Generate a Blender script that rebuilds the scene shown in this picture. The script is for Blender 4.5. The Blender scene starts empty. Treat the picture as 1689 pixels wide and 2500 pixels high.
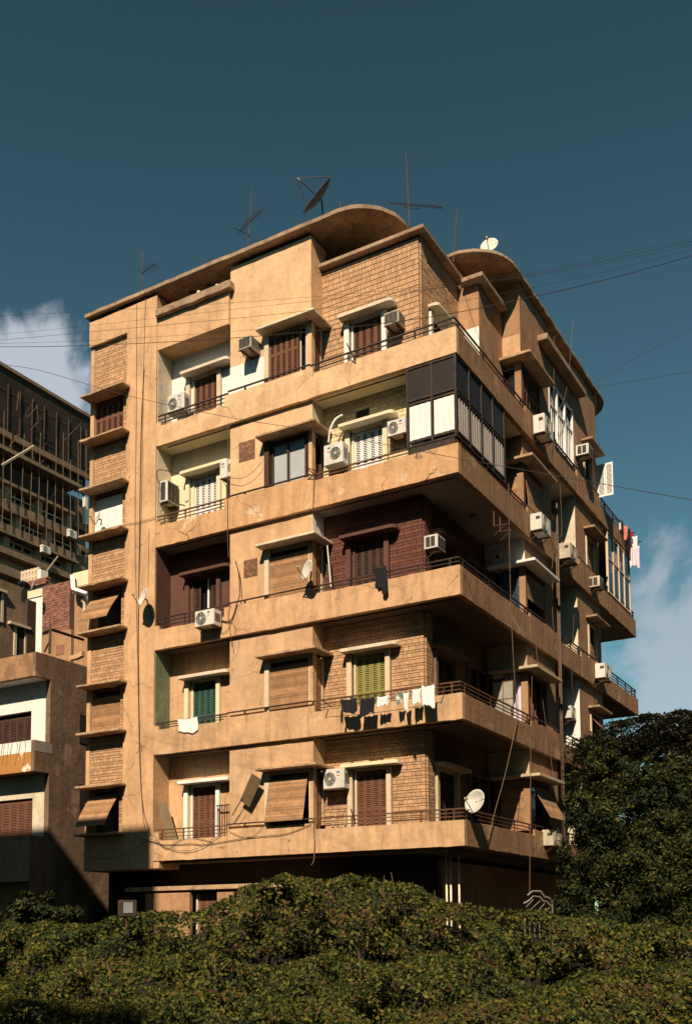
import bpy, math, random
import numpy as np
from mathutils import Vector, Matrix
rnd = random.Random(7)
S = bpy.context.scene
COL = S.collection
R = math.radians

# ------------------------------------------------------------------ camera (calibrated from the photo)
FPX, CX, CY = 2499.9, 829.0, 2067.9
yaw, pit, rol = -0.5316, 0.0800, -0.0066
CAM = Vector((10.0263, -23.0656, -2.0163))
fw = Vector((math.sin(yaw)*math.cos(pit), math.cos(yaw)*math.cos(pit), math.sin(pit)))
ri = Vector((math.cos(yaw), -math.sin(yaw), 0)); up = ri.cross(fw)
RI = ri*math.cos(rol)+up*math.sin(rol); UP = -ri*math.sin(rol)+up*math.cos(rol)
def ray(px, py): return fw + RI*((px-CX)/FPX) - UP*((py-CY)/FPX)
def AY(px, py, Y): d = ray(px, py); return CAM + d*((Y-CAM.y)/d.y)
def AX(px, py, X): d = ray(px, py); return CAM + d*((X-CAM.x)/d.x)
def AD(px, py, D): return CAM + ray(px, py)*D
cd = bpy.data.cameras.new('camera'); cam = bpy.data.objects.new('camera', cd); COL.objects.link(cam)
cam.matrix_world = Matrix(((RI.x, UP.x, -fw.x, CAM.x), (RI.y, UP.y, -fw.y, CAM.y), (RI.z, UP.z, -fw.z, CAM.z), (0, 0, 0, 1)))
cd.sensor_fit = 'VERTICAL'; cd.sensor_height = 36; cd.lens = 36*FPX/2500
cd.shift_x = (844.5-CX)/2500; cd.shift_y = (CY-1250)/2500
cd.clip_start = .1; cd.clip_end = 3000
S.camera = cam

# ------------------------------------------------------------------ materials
def mat(name, col, rough=.85, var=.12, scale=1.2, streak=0, bump=.25, bscale=14, island=0, metal=0, col2=None, spot=None, spec=.3, crack=0):
    m = bpy.data.materials.new(name); m.use_nodes = True; nt = m.node_tree; N = nt.nodes; L = nt.links
    b = N['Principled BSDF']; b.inputs['Roughness'].default_value = rough; b.inputs['Metallic'].default_value = metal
    b.inputs['Specular IOR Level'].default_value = spec
    tc = N.new('ShaderNodeTexCoord'); geo = N.new('ShaderNodeNewGeometry')
    pos = geo.outputs['Position']
    base = N.new('ShaderNodeRGB'); base.outputs[0].default_value = (*col, 1); cur = base.outputs[0]
    def noise(sc, det=6, vec=None, dist=0):
        n = N.new('ShaderNodeTexNoise'); n.inputs['Scale'].default_value = sc; n.inputs['Detail'].default_value = det
        n.inputs['Roughness'].default_value = .62; n.inputs['Distortion'].default_value = dist
        L.new(vec or pos, n.inputs['Vector']); return n.outputs['Fac']
    def mapr(f, a, b_, c, d):
        n = N.new('ShaderNodeMapRange'); n.inputs[1].default_value = a; n.inputs[2].default_value = b_; n.inputs[3].default_value = c; n.inputs[4].default_value = d
        L.new(f, n.inputs[0]); return n.outputs[0]
    def mul(c, f):
        n = N.new('ShaderNodeVectorMath'); n.operation = 'SCALE'; L.new(c, n.inputs[0]); L.new(f, n.inputs['Scale']); return n.outputs[0]
    def mix(f, a, c2):
        n = N.new('ShaderNodeMix'); n.data_type = 'RGBA'; L.new(f, n.inputs[0]); L.new(a, n.inputs[6])
        if isinstance(c2, tuple): n.inputs[7].default_value = (*c2, 1)
        else: L.new(c2, n.inputs[7])
        return n.outputs[2]
    if var:
        cur = mul(cur, mapr(noise(scale, 8, dist=.6), .3, .7, 1-var, 1+var))
        cur = mul(cur, mapr(noise(scale*6, 6), .3, .7, 1-var*.6, 1+var*.6))
    if col2: cur = mix(mapr(noise(scale*.7, 7, dist=1.2), .5, .68, 0, 1), cur, col2)
    if spot: cur = mix(mapr(noise(spot[1], 9, dist=.4), spot[2], spot[2]+.04, 0, spot[3]), cur, spot[0])
    if streak:
        mp = N.new('ShaderNodeMapping'); mp.inputs['Scale'].default_value = (4.2, 4.2, .7); L.new(pos, mp.inputs[0])
        s1 = noise(1.0, 6, mp.outputs[0]); cur = mul(cur, mapr(s1, .45, .72, 1, 1-streak))
    if crack:
        ns = N.new('ShaderNodeTexNoise'); ns.inputs['Scale'].default_value = 3; ns.inputs['Detail'].default_value = 6; L.new(pos, ns.inputs['Vector'])
        ad = N.new('ShaderNodeVectorMath'); ad.operation = 'MULTIPLY_ADD'; L.new(ns.outputs['Color'], ad.inputs[0]); ad.inputs[1].default_value = (.5, .5, .5); L.new(pos, ad.inputs[2])
        vo = N.new('ShaderNodeTexVoronoi'); vo.feature = 'DISTANCE_TO_EDGE'; vo.inputs['Scale'].default_value = .55; L.new(ad.outputs[0], vo.inputs['Vector'])
        cm_ = mapr(vo.outputs['Distance'], .004, .010, 1, 0); gm = mapr(noise(.5, 3), .50, .58, 0, crack)
        ml = N.new('ShaderNodeMath'); ml.operation = 'MULTIPLY'; L.new(cm_, ml.inputs[0]); L.new(gm, ml.inputs[1])
        cur = mix(ml.outputs[0], cur, (.12, .065, .035))
    if island:
        cur = mul(cur, mapr(geo.outputs['Random Per Island'], 0, 1, 1-island, 1+island))
    L.new(cur, b.inputs['Base Color'])
    if bump:
        bn = N.new('ShaderNodeBump'); bn.inputs['Strength'].default_value = bump; bn.inputs['Distance'].default_value = .02
        L.new(noise(bscale, 8), bn.inputs['Height']); L.new(bn.outputs[0], b.inputs['Normal'])
    return m
M = {}
OCH = (.62, .38, .205)
M['plaster'] = mat('ochre_plaster', OCH, crack=.5, var=.17, scale=.9, streak=.26, bump=.5, bscale=9, spot=((.72, .5, .3), .8, .64, .55))
M['band'] = mat('stained_ochre_plaster', (.61, .37, .20), crack=.6, var=.2, scale=1.1, streak=.38, bump=.6, bscale=8, spot=((.78, .6, .42), .55, .63, .6))
M['band_side'] = mat('stained_shade_brown_plaster', (.35, .195, .10), crack=.8, var=.2, scale=1.0, streak=.32, bump=.7, bscale=8, spot=((.6, .4, .22), .9, .6, .5))  # stains, plus the side face's shade darkened into the base colour
M['plaster_side'] = mat('stained_shade_side_plaster', (.37, .21, .11), var=.18, scale=.9, streak=.25, bump=.6, bscale=8, spot=((.25, .14, .08), .7, .62, .5))  # side wall shade put into the base colour; blotches are stains
M['band_peel'] = mat('peeling_ochre_plaster', (.60, .35, .175), crack=.9, var=.18, scale=1.1, streak=.3, bump=.9, bscale=8, spot=((.80, .64, .46), .75, .60, .6))
M['loggia'] = mat('shade_dark_brown_plaster', (.19, .115, .07), var=.2, streak=.2)  # loggia shade put into the wall colour
M['plaster_pale'] = mat('pale_peach_plaster', (.70, .45, .25), crack=.5, var=.16, scale=1.3, streak=.16, bump=.5, bscale=9, spot=((.58, .35, .18), .9, .55, .5))
M['plaster_low'] = mat('low_floor_ochre_plaster', (.58, .365, .205), crack=.5, var=.16, scale=.9, streak=.28, bump=.5, bscale=9, spot=((.66, .44, .26), .8, .6, .6))  # slightly darker ochre for the two lowest floors
M['band_pale'] = mat('pale_peach_band', (.70, .46, .26), crack=.7, var=.17, scale=1.5, streak=.25, bump=.6, bscale=8, spot=((.57, .34, .18), 1.1, .56, .6))
M['band_low'] = mat('low_floor_ochre_band', (.58, .365, .20), crack=.6, var=.2, scale=1.1, streak=.36, bump=.6, bscale=8, spot=((.68, .46, .28), .9, .6, .6))  # slightly darker ochre for the two lowest parapets
M['shade_cream'] = mat('shade_dark_cream_plaster', (.56, .44, .28), var=.14, streak=.2)  # cream darkened in colour to stand in for loggia shade
M['ledge'] = mat('ochre_washed_ledge', (.47, .31, .18), var=.25, scale=2, streak=.3, bump=.8, bscale=16, spot=((.22, .14, .09), 2.5, .58, .6))
M['film'] = mat('brown_filmed_glass', (.030, .022, .020), rough=.45, var=.15, scale=2, bump=.05)
M['brown'] = mat('brown_plaster', (.40, .225, .12), var=.2, scale=.8, streak=.25, bump=.6, bscale=8, spot=((.2, .12, .07), .6, .6, .6))
M['white'] = mat('white_plaster', (.84, .80, .73), var=.05, scale=1, streak=.08, bump=.3, bscale=8)
M['cream'] = mat('cream_plaster', (.80, .69, .46), var=.06, scale=1, streak=.08, bump=.3)
M['maroon'] = mat('maroon_paint', (.12, .055, .038), var=.12, streak=.1)
M['green_wall'] = mat('faded_green_plaster', (.22, .26, .15), var=.3, scale=2, streak=.2)
M['stone'] = mat('cladding_stone', (.50, .30, .165), var=.12, scale=2, island=.16, bump=.35, bscale=20)
M['stone_cream'] = mat('cream_cladding_stone', (.74, .60, .36), var=.08, island=.12)
M['stone_maroon'] = mat('maroon_painted_stone', (.145, .058, .037), var=.1, island=.12)
M['mortar'] = mat('mortar', (.16, .09, .05), var=.2)
M['conc'] = mat('weathered_concrete', (.37, .25, .155), var=.25, scale=1.5, streak=.3, bump=.9, bscale=16, spot=((.22, .15, .09), 2.5, .56, .7))
M['conc_light'] = mat('pale_concrete', (.72, .6, .45), var=.18, scale=2, streak=.15, bump=.7)
M['soffit'] = mat('shade_dark_soffit_plaster', (.13, .09, .06), var=.15)  # shade under the slabs put into this dark colour
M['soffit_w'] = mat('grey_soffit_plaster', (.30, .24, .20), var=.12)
M['wood'] = mat('brown_painted_wood', (.165, .075, .042), var=.15, scale=5, island=.12, bump=.3, bscale=40)
M['wood_dark'] = mat('dark_painted_wood', (.075, .04, .028), var=.2, scale=5, island=.1)
M['wood_white'] = mat('white_painted_wood', (.80, .78, .74), var=.06, scale=5, island=.05, bump=.1)
M['wood_green'] = mat('green_painted_wood', (.034, .09, .07), var=.15, scale=5, island=.1)
M['wood_lime'] = mat('lime_painted_wood', (.27, .25, .075), var=.12, scale=5, island=.08)
M['wood_cream'] = mat('cream_painted_wood', (.66, .52, .36), var=.12, scale=6)
M['blind'] = mat('weathered_wooden_blind', (.36, .20, .10), var=.25, scale=4, island=.28, bump=.3, bscale=40)
M['glass'] = mat('dark_window_glass', (.012, .013, .015), rough=.08, var=0, bump=.05, bscale=1.5, spec=.8)
M['dark'] = mat('unlit_interior', (.03, .022, .018), var=.1)
M['curtain'] = mat('white_curtain', (.84, .80, .76), var=.05, scale=3)
M['metal_dark'] = mat('dark_iron', (.035, .025, .02), rough=.6, var=.3, scale=6, bump=.2, col2=(.10, .045, .02))
M['rust'] = mat('rusty_iron', (.13, .06, .03), rough=.8, var=.35, scale=6)
M['ac'] = mat('ac_enamel', (.70, .66, .58), rough=.5, var=.12, scale=3, streak=.25, bump=.05)
M['ac_old'] = mat('yellowed_ac_enamel', (.55, .47, .36), rough=.6, var=.15, scale=4, streak=.25, bump=.1)
M['grille'] = mat('dark_grille', (.05, .04, .035), rough=.6, var=.1)
M['steel'] = mat('dull_steel', (.22, .19, .16), rough=.45, metal=.4, var=.2, scale=6)
M['dish'] = mat('dish_paint', (.62, .58, .5), rough=.6, var=.12, scale=3)
M['dish_dark'] = mat('dish_grey_mesh', (.07, .065, .06), rough=.7, var=.15, scale=3)
M['cable'] = mat('black_cable', (.05, .04, .032), rough=.7, var=0, bump=0)
M['cable_tan'] = mat('dusty_cable', (.17, .11, .065), rough=.8, var=0, bump=0)
M['cloth_w'] = mat('white_cloth', (.85, .83, .80), var=.03, bump=.1)
M['cloth_k'] = mat('black_cloth', (.014, .013, .015), var=.1, bump=.2)
M['cloth_g'] = mat('green_white_cloth', (.14, .24, .19), var=.1, spot=((.8, .8, .75), 9, .5, .9))
M['cloth_p'] = mat('coral_cloth', (.75, .25, .17), var=.05)
M['cloth_r'] = mat('red_cloth', (.5, .02, .03), var=.05)
M['cloth_l'] = mat('pale_lilac_cloth', (.72, .62, .68), var=.05)
M['cloth_b'] = mat('blue_speckled_cloth', (.03, .055, .09), var=.1, spot=((.5, .6, .7), 30, .6, .9))
M['redbrick'] = mat('red_brick', (.27, .125, .08), var=.2, scale=3, island=.3, bump=.6)
M['tin'] = mat('corrugated_sheet', (.27, .2, .12), rough=.6, var=.2, scale=3, streak=.2)
M['asphalt'] = mat('asphalt', (.03, .028, .026), var=.2)
M['soil'] = mat('dark_garden_soil', (.018, .013, .009), var=.3)
M['mast'] = mat('weathered_mast', (.10, .075, .055), var=.3, scale=8)
M['blue'] = mat('blue_emblem', (.03, .12, .3), var=0, bump=0)
M['red'] = mat('red_emblem', (.5, .05, .04), var=0, bump=0)
M['orange'] = mat('orange_painted_plaster', (.45, .21, .06), var=.1, spot=((.85, .75, .6), 1.7, .57, .95))
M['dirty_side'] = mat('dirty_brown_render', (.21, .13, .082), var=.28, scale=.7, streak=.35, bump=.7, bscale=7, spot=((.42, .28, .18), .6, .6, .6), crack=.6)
M['tower'] = mat('old_brown_facade', (.25, .16, .10), var=.25, scale=.6, streak=.35, bump=.6, bscale=5)
M['screen'] = mat('dark_reed_screen', (.045, .033, .024), var=.4, scale=.7, streak=.4)
M['bark'] = mat('bark', (.12, .075, .045), var=.3, scale=5, bump=.8)

def leafmat(name, cols, trans=.25):
    m = bpy.data.materials.new(name); m.use_nodes = True; nt = m.node_tree; N = nt.nodes; L = nt.links
    b = N['Principled BSDF']; b.inputs['Roughness'].default_value = .65; b.inputs['Specular IOR Level'].default_value = .2
    g = N.new('ShaderNodeNewGeometry'); r = N.new('ShaderNodeValToRGB'); r.color_ramp.interpolation = 'LINEAR'
    e = r.color_ramp.elements
    e[0].position = cols[0][0]; e[0].color = (*cols[0][1], 1); e[1].position = cols[-1][0]; e[1].color = (*cols[-1][1], 1)
    for p, c in cols[1:-1]: x = e.new(p); x.color = (*c, 1)
    n = N.new('ShaderNodeTexNoise'); n.inputs['Scale'].default_value = 1.3; n.inputs['Detail'].default_value = 3; L.new(g.outputs['Position'], n.inputs['Vector'])
    a = N.new('ShaderNodeMath'); a.operation = 'MULTIPLY_ADD'; L.new(n.outputs['Fac'], a.inputs[0]); a.inputs[1].default_value = 1.1; a.inputs[2].default_value = -.55
    s = N.new('ShaderNodeMath'); s.operation = 'ADD'; s.use_clamp = True; L.new(g.outputs['Random Per Island'], s.inputs[0]); L.new(a.outputs[0], s.inputs[1])
    L.new(s.outputs[0], r.inputs[0]); L.new(r.outputs[0], b.inputs['Base Color'])
    t = N.new('ShaderNodeBsdfTranslucent'); L.new(r.outputs[0], t.inputs['Color']); mx = N.new('ShaderNodeMixShader'); mx.inputs[0].default_value = trans
    L.new(b.outputs[0], mx.inputs[1]); L.new(t.outputs[0], mx.inputs[2]); L.new(mx.outputs[0], N['Material Output'].inputs['Surface'])
    return m
M['leaf_hedge'] = leafmat('hedge_leaves', [(0, (.018, .030, .008)), (.38, (.042, .058, .010)), (.62, (.095, .105, .014)), (.84, (.17, .145, .022)), (1, (.10, .042, .024))])
M['leaf_tree'] = leafmat('ficus_leaves', [(0, (.008, .016, .006)), (.55, (.02, .030, .008)), (.8, (.05, .060, .011)), (1, (.13, .115, .02))], .2)
M['leaf_far'] = leafmat('feathery_leaves', [(0, (.015, .024, .010)), (1, (.05, .045, .02))], .15)

# ------------------------------------------------------------------ mesh helper
class MB:
    def __init__(s): s.v = []; s.f = []
    def box(s, x0, x1, y0, y1, z0, z1):
        i = len(s.v)
        s.v += [(x0, y0, z0), (x1, y0, z0), (x1, y1, z0), (x0, y1, z0), (x0, y0, z1), (x1, y0, z1), (x1, y1, z1), (x0, y1, z1)]
        s.f += [tuple(i+j for j in q) for q in ((0, 3, 2, 1), (4, 5, 6, 7), (0, 1, 5, 4), (1, 2, 6, 5), (2, 3, 7, 6), (3, 0, 4, 7))]; return s
    def rbox(s, x0, x1, y0, y1, z0, z1, ax=0, a=.007, step=.22):
        """box with slightly ragged long edges (along x for ax=0, y for ax=1)"""
        lo, hi = (x0, x1) if ax == 0 else (y0, y1); n = max(1, int((hi-lo)/step)); i = len(s.v)
        for k in range(n+1):
            t = lo+(hi-lo)*k/n
            if 0 < k < n: t += rnd.uniform(-.4, .4)*step*.5
            for (p, z) in ((0, z0), (1, z0), (1, z1), (0, z1)):
                j = rnd.uniform(-a, a) if 0 < k < n else 0; jz = (rnd.uniform(-a, a*.4) - (a*2.2 if rnd.random() < .08 else 0)) if 0 < k < n else 0
                q = ((y0, y1) if ax == 0 else (x0, x1))[p]+j*.5
                s.v.append((t, q, z+jz) if ax == 0 else (q, t, z+jz))
        for k in range(n):
            b = i+4*k
            for m in range(4):
                f = (b+m, b+(m+1) % 4, b+4+(m+1) % 4, b+4+m); s.f.append(f[::-1] if ax == 0 else f)
        e0 = (i, i+1, i+2, i+3); e1 = tuple(i+4*n+m for m in (3, 2, 1, 0))
        s.f.append(e0 if ax == 0 else e0[::-1]); s.f.append(e1 if ax == 0 else e1[::-1]); return s
    def ob(s, c, sz, mtx):      # oriented box
        i = len(s.v); c = Vector(c)
        for dz in (-.5, .5):
            for dx, dy in ((-.5, -.5), (.5, -.5), (.5, .5), (-.5, .5)):
                s.v.append(tuple(c + mtx @ Vector((dx*sz[0], dy*sz[1], dz*sz[2]))))
        s.f += [tuple(i+j for j in q) for q in ((0, 3, 2, 1), (4, 5, 6, 7), (0, 1, 5, 4), (1, 2, 6, 5), (2, 3, 7, 6), (3, 0, 4, 7))]; return s
    def tube(s, pts, r, n=6):
        pts = [Vector(p) for p in pts]; i0 = len(s.v)
        for k, p in enumerate(pts):
            d = (pts[min(k+1, len(pts)-1)] - pts[max(k-1, 0)])
            d = d.normalized() if d.length > 1e-9 else Vector((0, 0, 1))
            a = d.cross(Vector((0, 0, 1)));
            if a.length < .05: a = d.cross(Vector((1, 0, 0)))
            a.normalize(); b = d.cross(a); rr = r[k] if isinstance(r, (list, tuple)) else r
            for j in range(n):
                t = 2*math.pi*j/n; s.v.append(tuple(p + a*math.cos(t)*rr + b*math.sin(t)*rr))
        for k in range(len(pts)-1):
            for j in range(n):
                a_, b_ = i0+k*n+j, i0+k*n+(j+1) % n; s.f.append((a_, b_, b_+n, a_+n))
        s.f.append(tuple(i0+j for j in range(n))[::-1]); s.f.append(tuple(i0+(len(pts)-1)*n+j for j in range(n))); return s
    def prism(s, poly, z0, z1):
        i = len(s.v); n = len(poly)
        s.v += [(x, y, z0) for x, y in poly] + [(x, y, z1) for x, y in poly]
        s.f.append(tuple(range(i+n-1, i-1, -1))); s.f.append(tuple(range(i+n, i+2*n)))
        for j in range(n): k = (j+1) % n; s.f.append((i+j, i+k, i+n+k, i+n+j))
        return s
    def quad(s, *p):
        i = len(s.v); s.v += [tuple(q) for q in p]; s.f.append(tuple(range(i, i+len(p)))); return s
    def grid(s, fn, nu, nv):
        i = len(s.v)
        for a in range(nu+1):
            for b in range(nv+1): s.v.append(tuple(fn(a/nu, b/nv)))
        for a in range(nu):
            for b in range(nv): k = i+a*(nv+1)+b; s.f.append((k, k+1, k+nv+2, k+nv+1))
        return s
    def disc(s, c, r, y, n=24):     # disc facing -Y, fan
        i = len(s.v); s.v += [(c[0]+r*math.cos(2*math.pi*j/n), y, c[1]+r*math.sin(2*math.pi*j/n)) for j in range(n)]; s.f.append(tuple(range(i, i+n))); return s
    def build(s, name, m, parent=None, swap=False, smooth=False, bevel=0, solid=0, label=None):
        v = s.v; f = s.f
        if swap: v = [(-y, -x, z) for x, y, z in v]; f = [q[::-1] for q in f]
        me = bpy.data.meshes.new(name); me.from_pydata(v, [], f); me.materials.append(M[m] if isinstance(m, str) else m)
        if smooth:
            for p in me.polygons: p.use_smooth = True
        me.update()
        o = bpy.data.objects.new(name, me); COL.objects.link(o)
        if parent:
            o.parent = parent
            if parent.type != 'EMPTY' or True: pass
        if bevel: b = o.modifiers.new('b', 'BEVEL'); b.width = bevel; b.segments = 1; b.limit_method = 'ANGLE'
        if solid: b = o.modifiers.new('s', 'SOLIDIFY'); b.thickness = solid; b.offset = 0
        if label: o['label'] = label
        return o
def thing(name, label, cat, loc=(0, 0, 0), group=None, rz=0):
    o = bpy.data.objects.new(name, None); COL.objects.link(o); o.location = loc; o.rotation_euler = (0, 0, rz); o.empty_display_size = .3
    o['label'] = label; o['category'] = cat
    if group: o['group'] = group
    return o
def tag(o, label, cat, group=None):
    o['label'] = label; o['category'] = cat
    if group: o['group'] = group
    return o
def struct(o): o['kind'] = 'structure'; return o

# ------------------------------------------------------------------ ground
GZ = -4.2
struct(MB().quad((-900, -900, GZ), (900, -900, GZ), (900, 900, GZ), (-900, 900, GZ)).build('ground', 'soil'))
struct(MB().quad((-60, -22, GZ+.006), (60, -22, GZ+.006), (60, -28, GZ+.006), (-60, -28, GZ+.006)).build('road', 'asphalt'))
struct(MB().box(-60, 60, -21.9, -19.5, GZ, GZ+.13).build('pavement', 'asphalt'))

# ------------------------------------------------------------------ main building
H = 3.15
B = thing('apartment_building', 'ochre apartment block with wrapping corner balconies, stone cladding and rounded roof slabs', 'building', (-6, 8, GZ))
BO = Vector(B.location)
def P(mb, name, m, **k):
    """part of the main building (world coordinates)"""
    par = k.pop('parent', B)
    o = mb.build(name, m, None, **k)
    o.parent = par; o.matrix_parent_inverse = Matrix.Translation(-BO)
    if par is not B: o.matrix_parent_inverse = Matrix.Identity(4)
    return o
# sub-parts: parent has world==its own matrix (basis identity + inverse) so child in world coords needs parent's world inverse (identity)

BH = [.80, .83, .88, .93, .88]      # raised band top in the bay zone, per floor
PT = [.64, .66, .76, .78, .70]      # parapet top at the corner balcony
RT = [.60, .74, .62, .66, .62]      # parapet top in the recess
def hole(mb, x0, x1, z0, z1, hx0, hx1, hz0, hz1, y0, y1):
    if hx0 > x0: mb.box(x0, hx0, y0, y1, z0, z1)
    if hx1 < x1: mb.box(hx1, x1, y0, y1, z0, z1)
    if hz0 > z0: mb.box(hx0, hx1, y0, y1, z0, hz0)
    if hz1 < z1: mb.box(hx0, hx1, y0, y1, hz1, z1)

def shutter(mb, x0, x1, z0, z1, y, n, splits=(.5,), pitch=.05, d=.035, gapx=.004):
    """louvred leaves: stiles, rails and tilted slats; front face at y, normal -Y"""
    w = (x1-x0)/n
    for i in range(n):
        a = x0+i*w+gapx; b = x0+(i+1)*w-gapx; st = .045
        mb.box(a, a+st, y, y+d, z0, z1); mb.box(b-st, b, y, y+d, z0, z1)
        cuts = [z0] + [z0+(z1-z0)*s for s in splits] + [z1]
        mb.box(a+st, b-st, y+.002, y+d-.002, z0, z0+.07); mb.box(a+st, b-st, y+.002, y+d-.002, z1-.07, z1)
        for c in cuts[1:-1]: mb.box(a+st, b-st, y+.002, y+d-.002, c-.04, c+.04)
        for q in range(len(cuts)-1):
            lo = cuts[q]+(.07 if q == 0 else .04); hi = cuts[q+1]-(.07 if q == len(cuts)-2 else .04)
            k = max(1, int((hi-lo)/pitch)); p = (hi-lo)/k
            for j in range(k):
                zc = lo+(j+.5)*p
                i0 = len(mb.v)
                yo = y+.002; yi = y+d-.004; t = .009; dz = p*.30
                mb.v += [(a+st, yo, zc-dz), (b-st, yo, zc-dz), (b-st, yi, zc+dz), (a+st, yi, zc+dz), (a+st, yo, zc-dz+t), (b-st, yo, zc-dz+t), (b-st, yi, zc+dz+t), (a+st, yi, zc+dz+t)]
                mb.f += [tuple(i0+j2 for j2 in q2) for q2 in ((0, 3, 2, 1), (4, 5, 6, 7), (0, 1, 5, 4), (1, 2, 6, 5), (2, 3, 7, 6), (3, 0, 4, 7))]
    return mb
def blind(mb, x0, x1, z0, z1, y, pull=0, bow=0):
    """roll-down slatted blind; pulled outward at the foot by pull metres"""
    n = int((z1-z0)/.032)
    for i in range(n):
        t = (i+.5)/n; zc = z1-(z1-z0)*t
        yo = y - pull*t - bow*math.sin(t*math.pi)*.5
        ang = math.atan2(pull, (z1-z0)) + rnd.uniform(-.12, .12)
        m = Matrix.Rotation(-ang, 3, 'X')
        jx = rnd.uniform(-.004, .004)
        mb.ob(((x0+x1)/2+jx, yo, zc), (x1-x0, .012, (z1-z0)/n*math.hypot(1, pull/(z1-z0))*.93), m)
    return mb
def stones(mb, x0, x1, z0, z1, y, skip=(), t=.045, rows=((.100, .014), (.052, .016))):
    z = z0; k = 0
    while z < z1-.03:
        h, g = rows[k % 2]
        if z+h > z1: h = z1-z
        ivs = [(x0, x1)]
        for sx0, sx1, sz0, sz1 in skip:
            if z+h > sz0 and z < sz1:
                nv = []
                for a, b in ivs:
                    if sx1 <= a or sx0 >= b: nv.append((a, b)); continue
                    if sx0 > a: nv.append((a, sx0))
                    if sx1 < b: nv.append((sx1, b))
                ivs = nv
        for a, b in ivs:
            x = a
            while x < b-.02:
                w = rnd.choice((.09, .13, .17, .22)) * rnd.uniform(.85, 1.1)
                if b-(x+w) < .07: w = b-x
                tt = t*rnd.uniform(.92, 1.08)
                mb.box(x+.005, x+w-.007, y-tt, y, z, z+h)
                x += w
        z += h+g; k += 1
    return mb
def rounded(x0, x1, y0, y1, r, left=False, right=True, n=8):
    """plan outline of a slab with rounded front corners (front = y0)"""
    pts = [(x0, y1)]
    if left: pts += [(x0+r-r*math.cos(a), y0+r-r*math.sin(a)) for a in [math.pi/2*i/n for i in range(n+1)]]
    else: pts += [(x0, y0)]
    if right: pts += [(x1-r+r*math.sin(a), y0+r-r*math.cos(a)) for a in [math.pi/2*i/n for i in range(n+1)]]
    else: pts += [(x1, y0)]
    pts += [(x1, y1)]
    return pts

# ---- interior core (keeps light out), roof deck
core = MB().box(-12.55, -1.62, 1.0, 16.2, -3.9, 16.62)
P(core, 'inner_wall', 'dark')
# ---- walls --------------------------------------------------------------
W = MB()
W.box(-11.1, -9.9, 0, .95, -.2, 17.42)           # tall pier
W.box(-9.9, -9.68, .03, .95, -.2, -.003)
W.box(-12.7, -11.1, .0, .95, 16.6, 17.42)        # strip top band
W.box(-12.7, -12.55, .09, 14.0, -.2, 16.6)       # left return
W.box(-12.7, -11.1, .06, .95, -.2, .82)          # strip foot
# recess upper band and roof piece
W.box(-9.9, -7.2, .035, .3, 15.67, 16.66)
W.box(-9.9, -7.2, .72, .95, 15.67, 16.66)
W.box(-9.9, -7.2, .3, .72, 15.67, 15.80)
wall = P(W, 'wall', 'plaster')
# bays (front)
PM = ['plaster_low', 'plaster_low', 'plaster', 'plaster_pale', 'plaster_pale']
for k in range(5):
    z = k*H; top = (k+1)*H if k < 4 else 17.42
    zt = z+2.30; W = MB()
    x0w, x1w = -5.97, -4.52
    hole(W, -7.2, -4.41, z+BH[k]-.02, top, x0w, x1w, z+BH[k]-.02, zt, .12, .30)
    W.box(-7.2, -4.41, .30, .95, zt+.12, top)
    W.box(-7.2, -5.97, .30, .95, z, zt+.12)
    P(W, 'bay_wall', PM[k])
# recess back walls by floor: colour differs
RW = ['plaster', 'plaster', 'maroon', 'cream', 'white']
for k in range(5):
    z = k*H; w = MB(); hole(w, -9.9, -7.2, z+.1, z+H, -9.0, -8.1, z+.1, z+2.22, .72, .92)
    P(w, 'recess_wall', RW[k])
    if k in (1, 2, 3, 4):      # painted inner cheek of the pier
        m = {1: 'green_wall', 2: 'maroon', 3: 'cream', 4: 'conc_light'}[k]
        P(MB().box(-9.9, -9.888, .06, .72, z+.1, z+H-.01), 'painted_cheek', m)
# white lower paint patches of the top floor
P(MB().box(-7.2, -5.97, .108, .12, 13.46, 14.35), 'white_paint_patch', 'white')
# cream/white returns of the bays facing the corner
for k in range(5):
    z = k*H; m = {2: 'white', 3: 'cream'}.get(k)
    if m: P(MB().box(-4.41, -4.398, .125, .72, z+2.42, z+H-.003), 'painted_return', m)

# ---- corner walls with cladding (front part), per floor
CX0, CX1 = -4.41, -1.37
SM = ['stone', 'stone', 'stone_maroon', 'stone_cream', 'stone']
for k in range(5):
    z = k*H; top = (k+1)*H if k < 4 else 16.69
    w = MB(); hole(w, CX0, CX1, z+.1, top, -3.42, -2.5, z+.1, z+2.25, .76, 1.0)
    P(w, 'corner_wall', {2: 'maroon', 3: 'cream'}.get(k, 'mortar'))
    s = stones(MB(), CX0, CX1, z+.14, top-.02, .76, skip=[(-3.68, -2.33, z, z+2.28)] + ([(-3.4, -2.9, z+2.42, z+2.85)] if k == 3 else []), rows=((.128, .022), (.128, .022)) if k == 4 else ((.100, .014), (.052, .016)))
    P(s, 'stone_cladding', SM[k])
    # side part of the corner, same block: s from .76 to 1.16 (top floor to 3.2)
    w = MB(); e = 5.1 if k < 4 else 3.225
    hole(w, -e, -1.0, z+.1, top, -2.55, -1.42, z+.1, z+2.2, 1.37, 1.6)
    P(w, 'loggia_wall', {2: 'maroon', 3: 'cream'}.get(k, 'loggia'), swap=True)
    s = stones(MB(), -(1.17 if k < 4 else 3.2), -.765, z+.14, top-.02, 1.37, skip=[] if k < 4 else [(-2.75, -1.2, z, z+2.28)])
    P(s, 'stone_cladding', SM[k], swap=True)
P(MB().box(-3.35, -2.95, .74, .8, 3*H+2.47, 3*H+2.8), 'vent_opening', 'dark')

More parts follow.
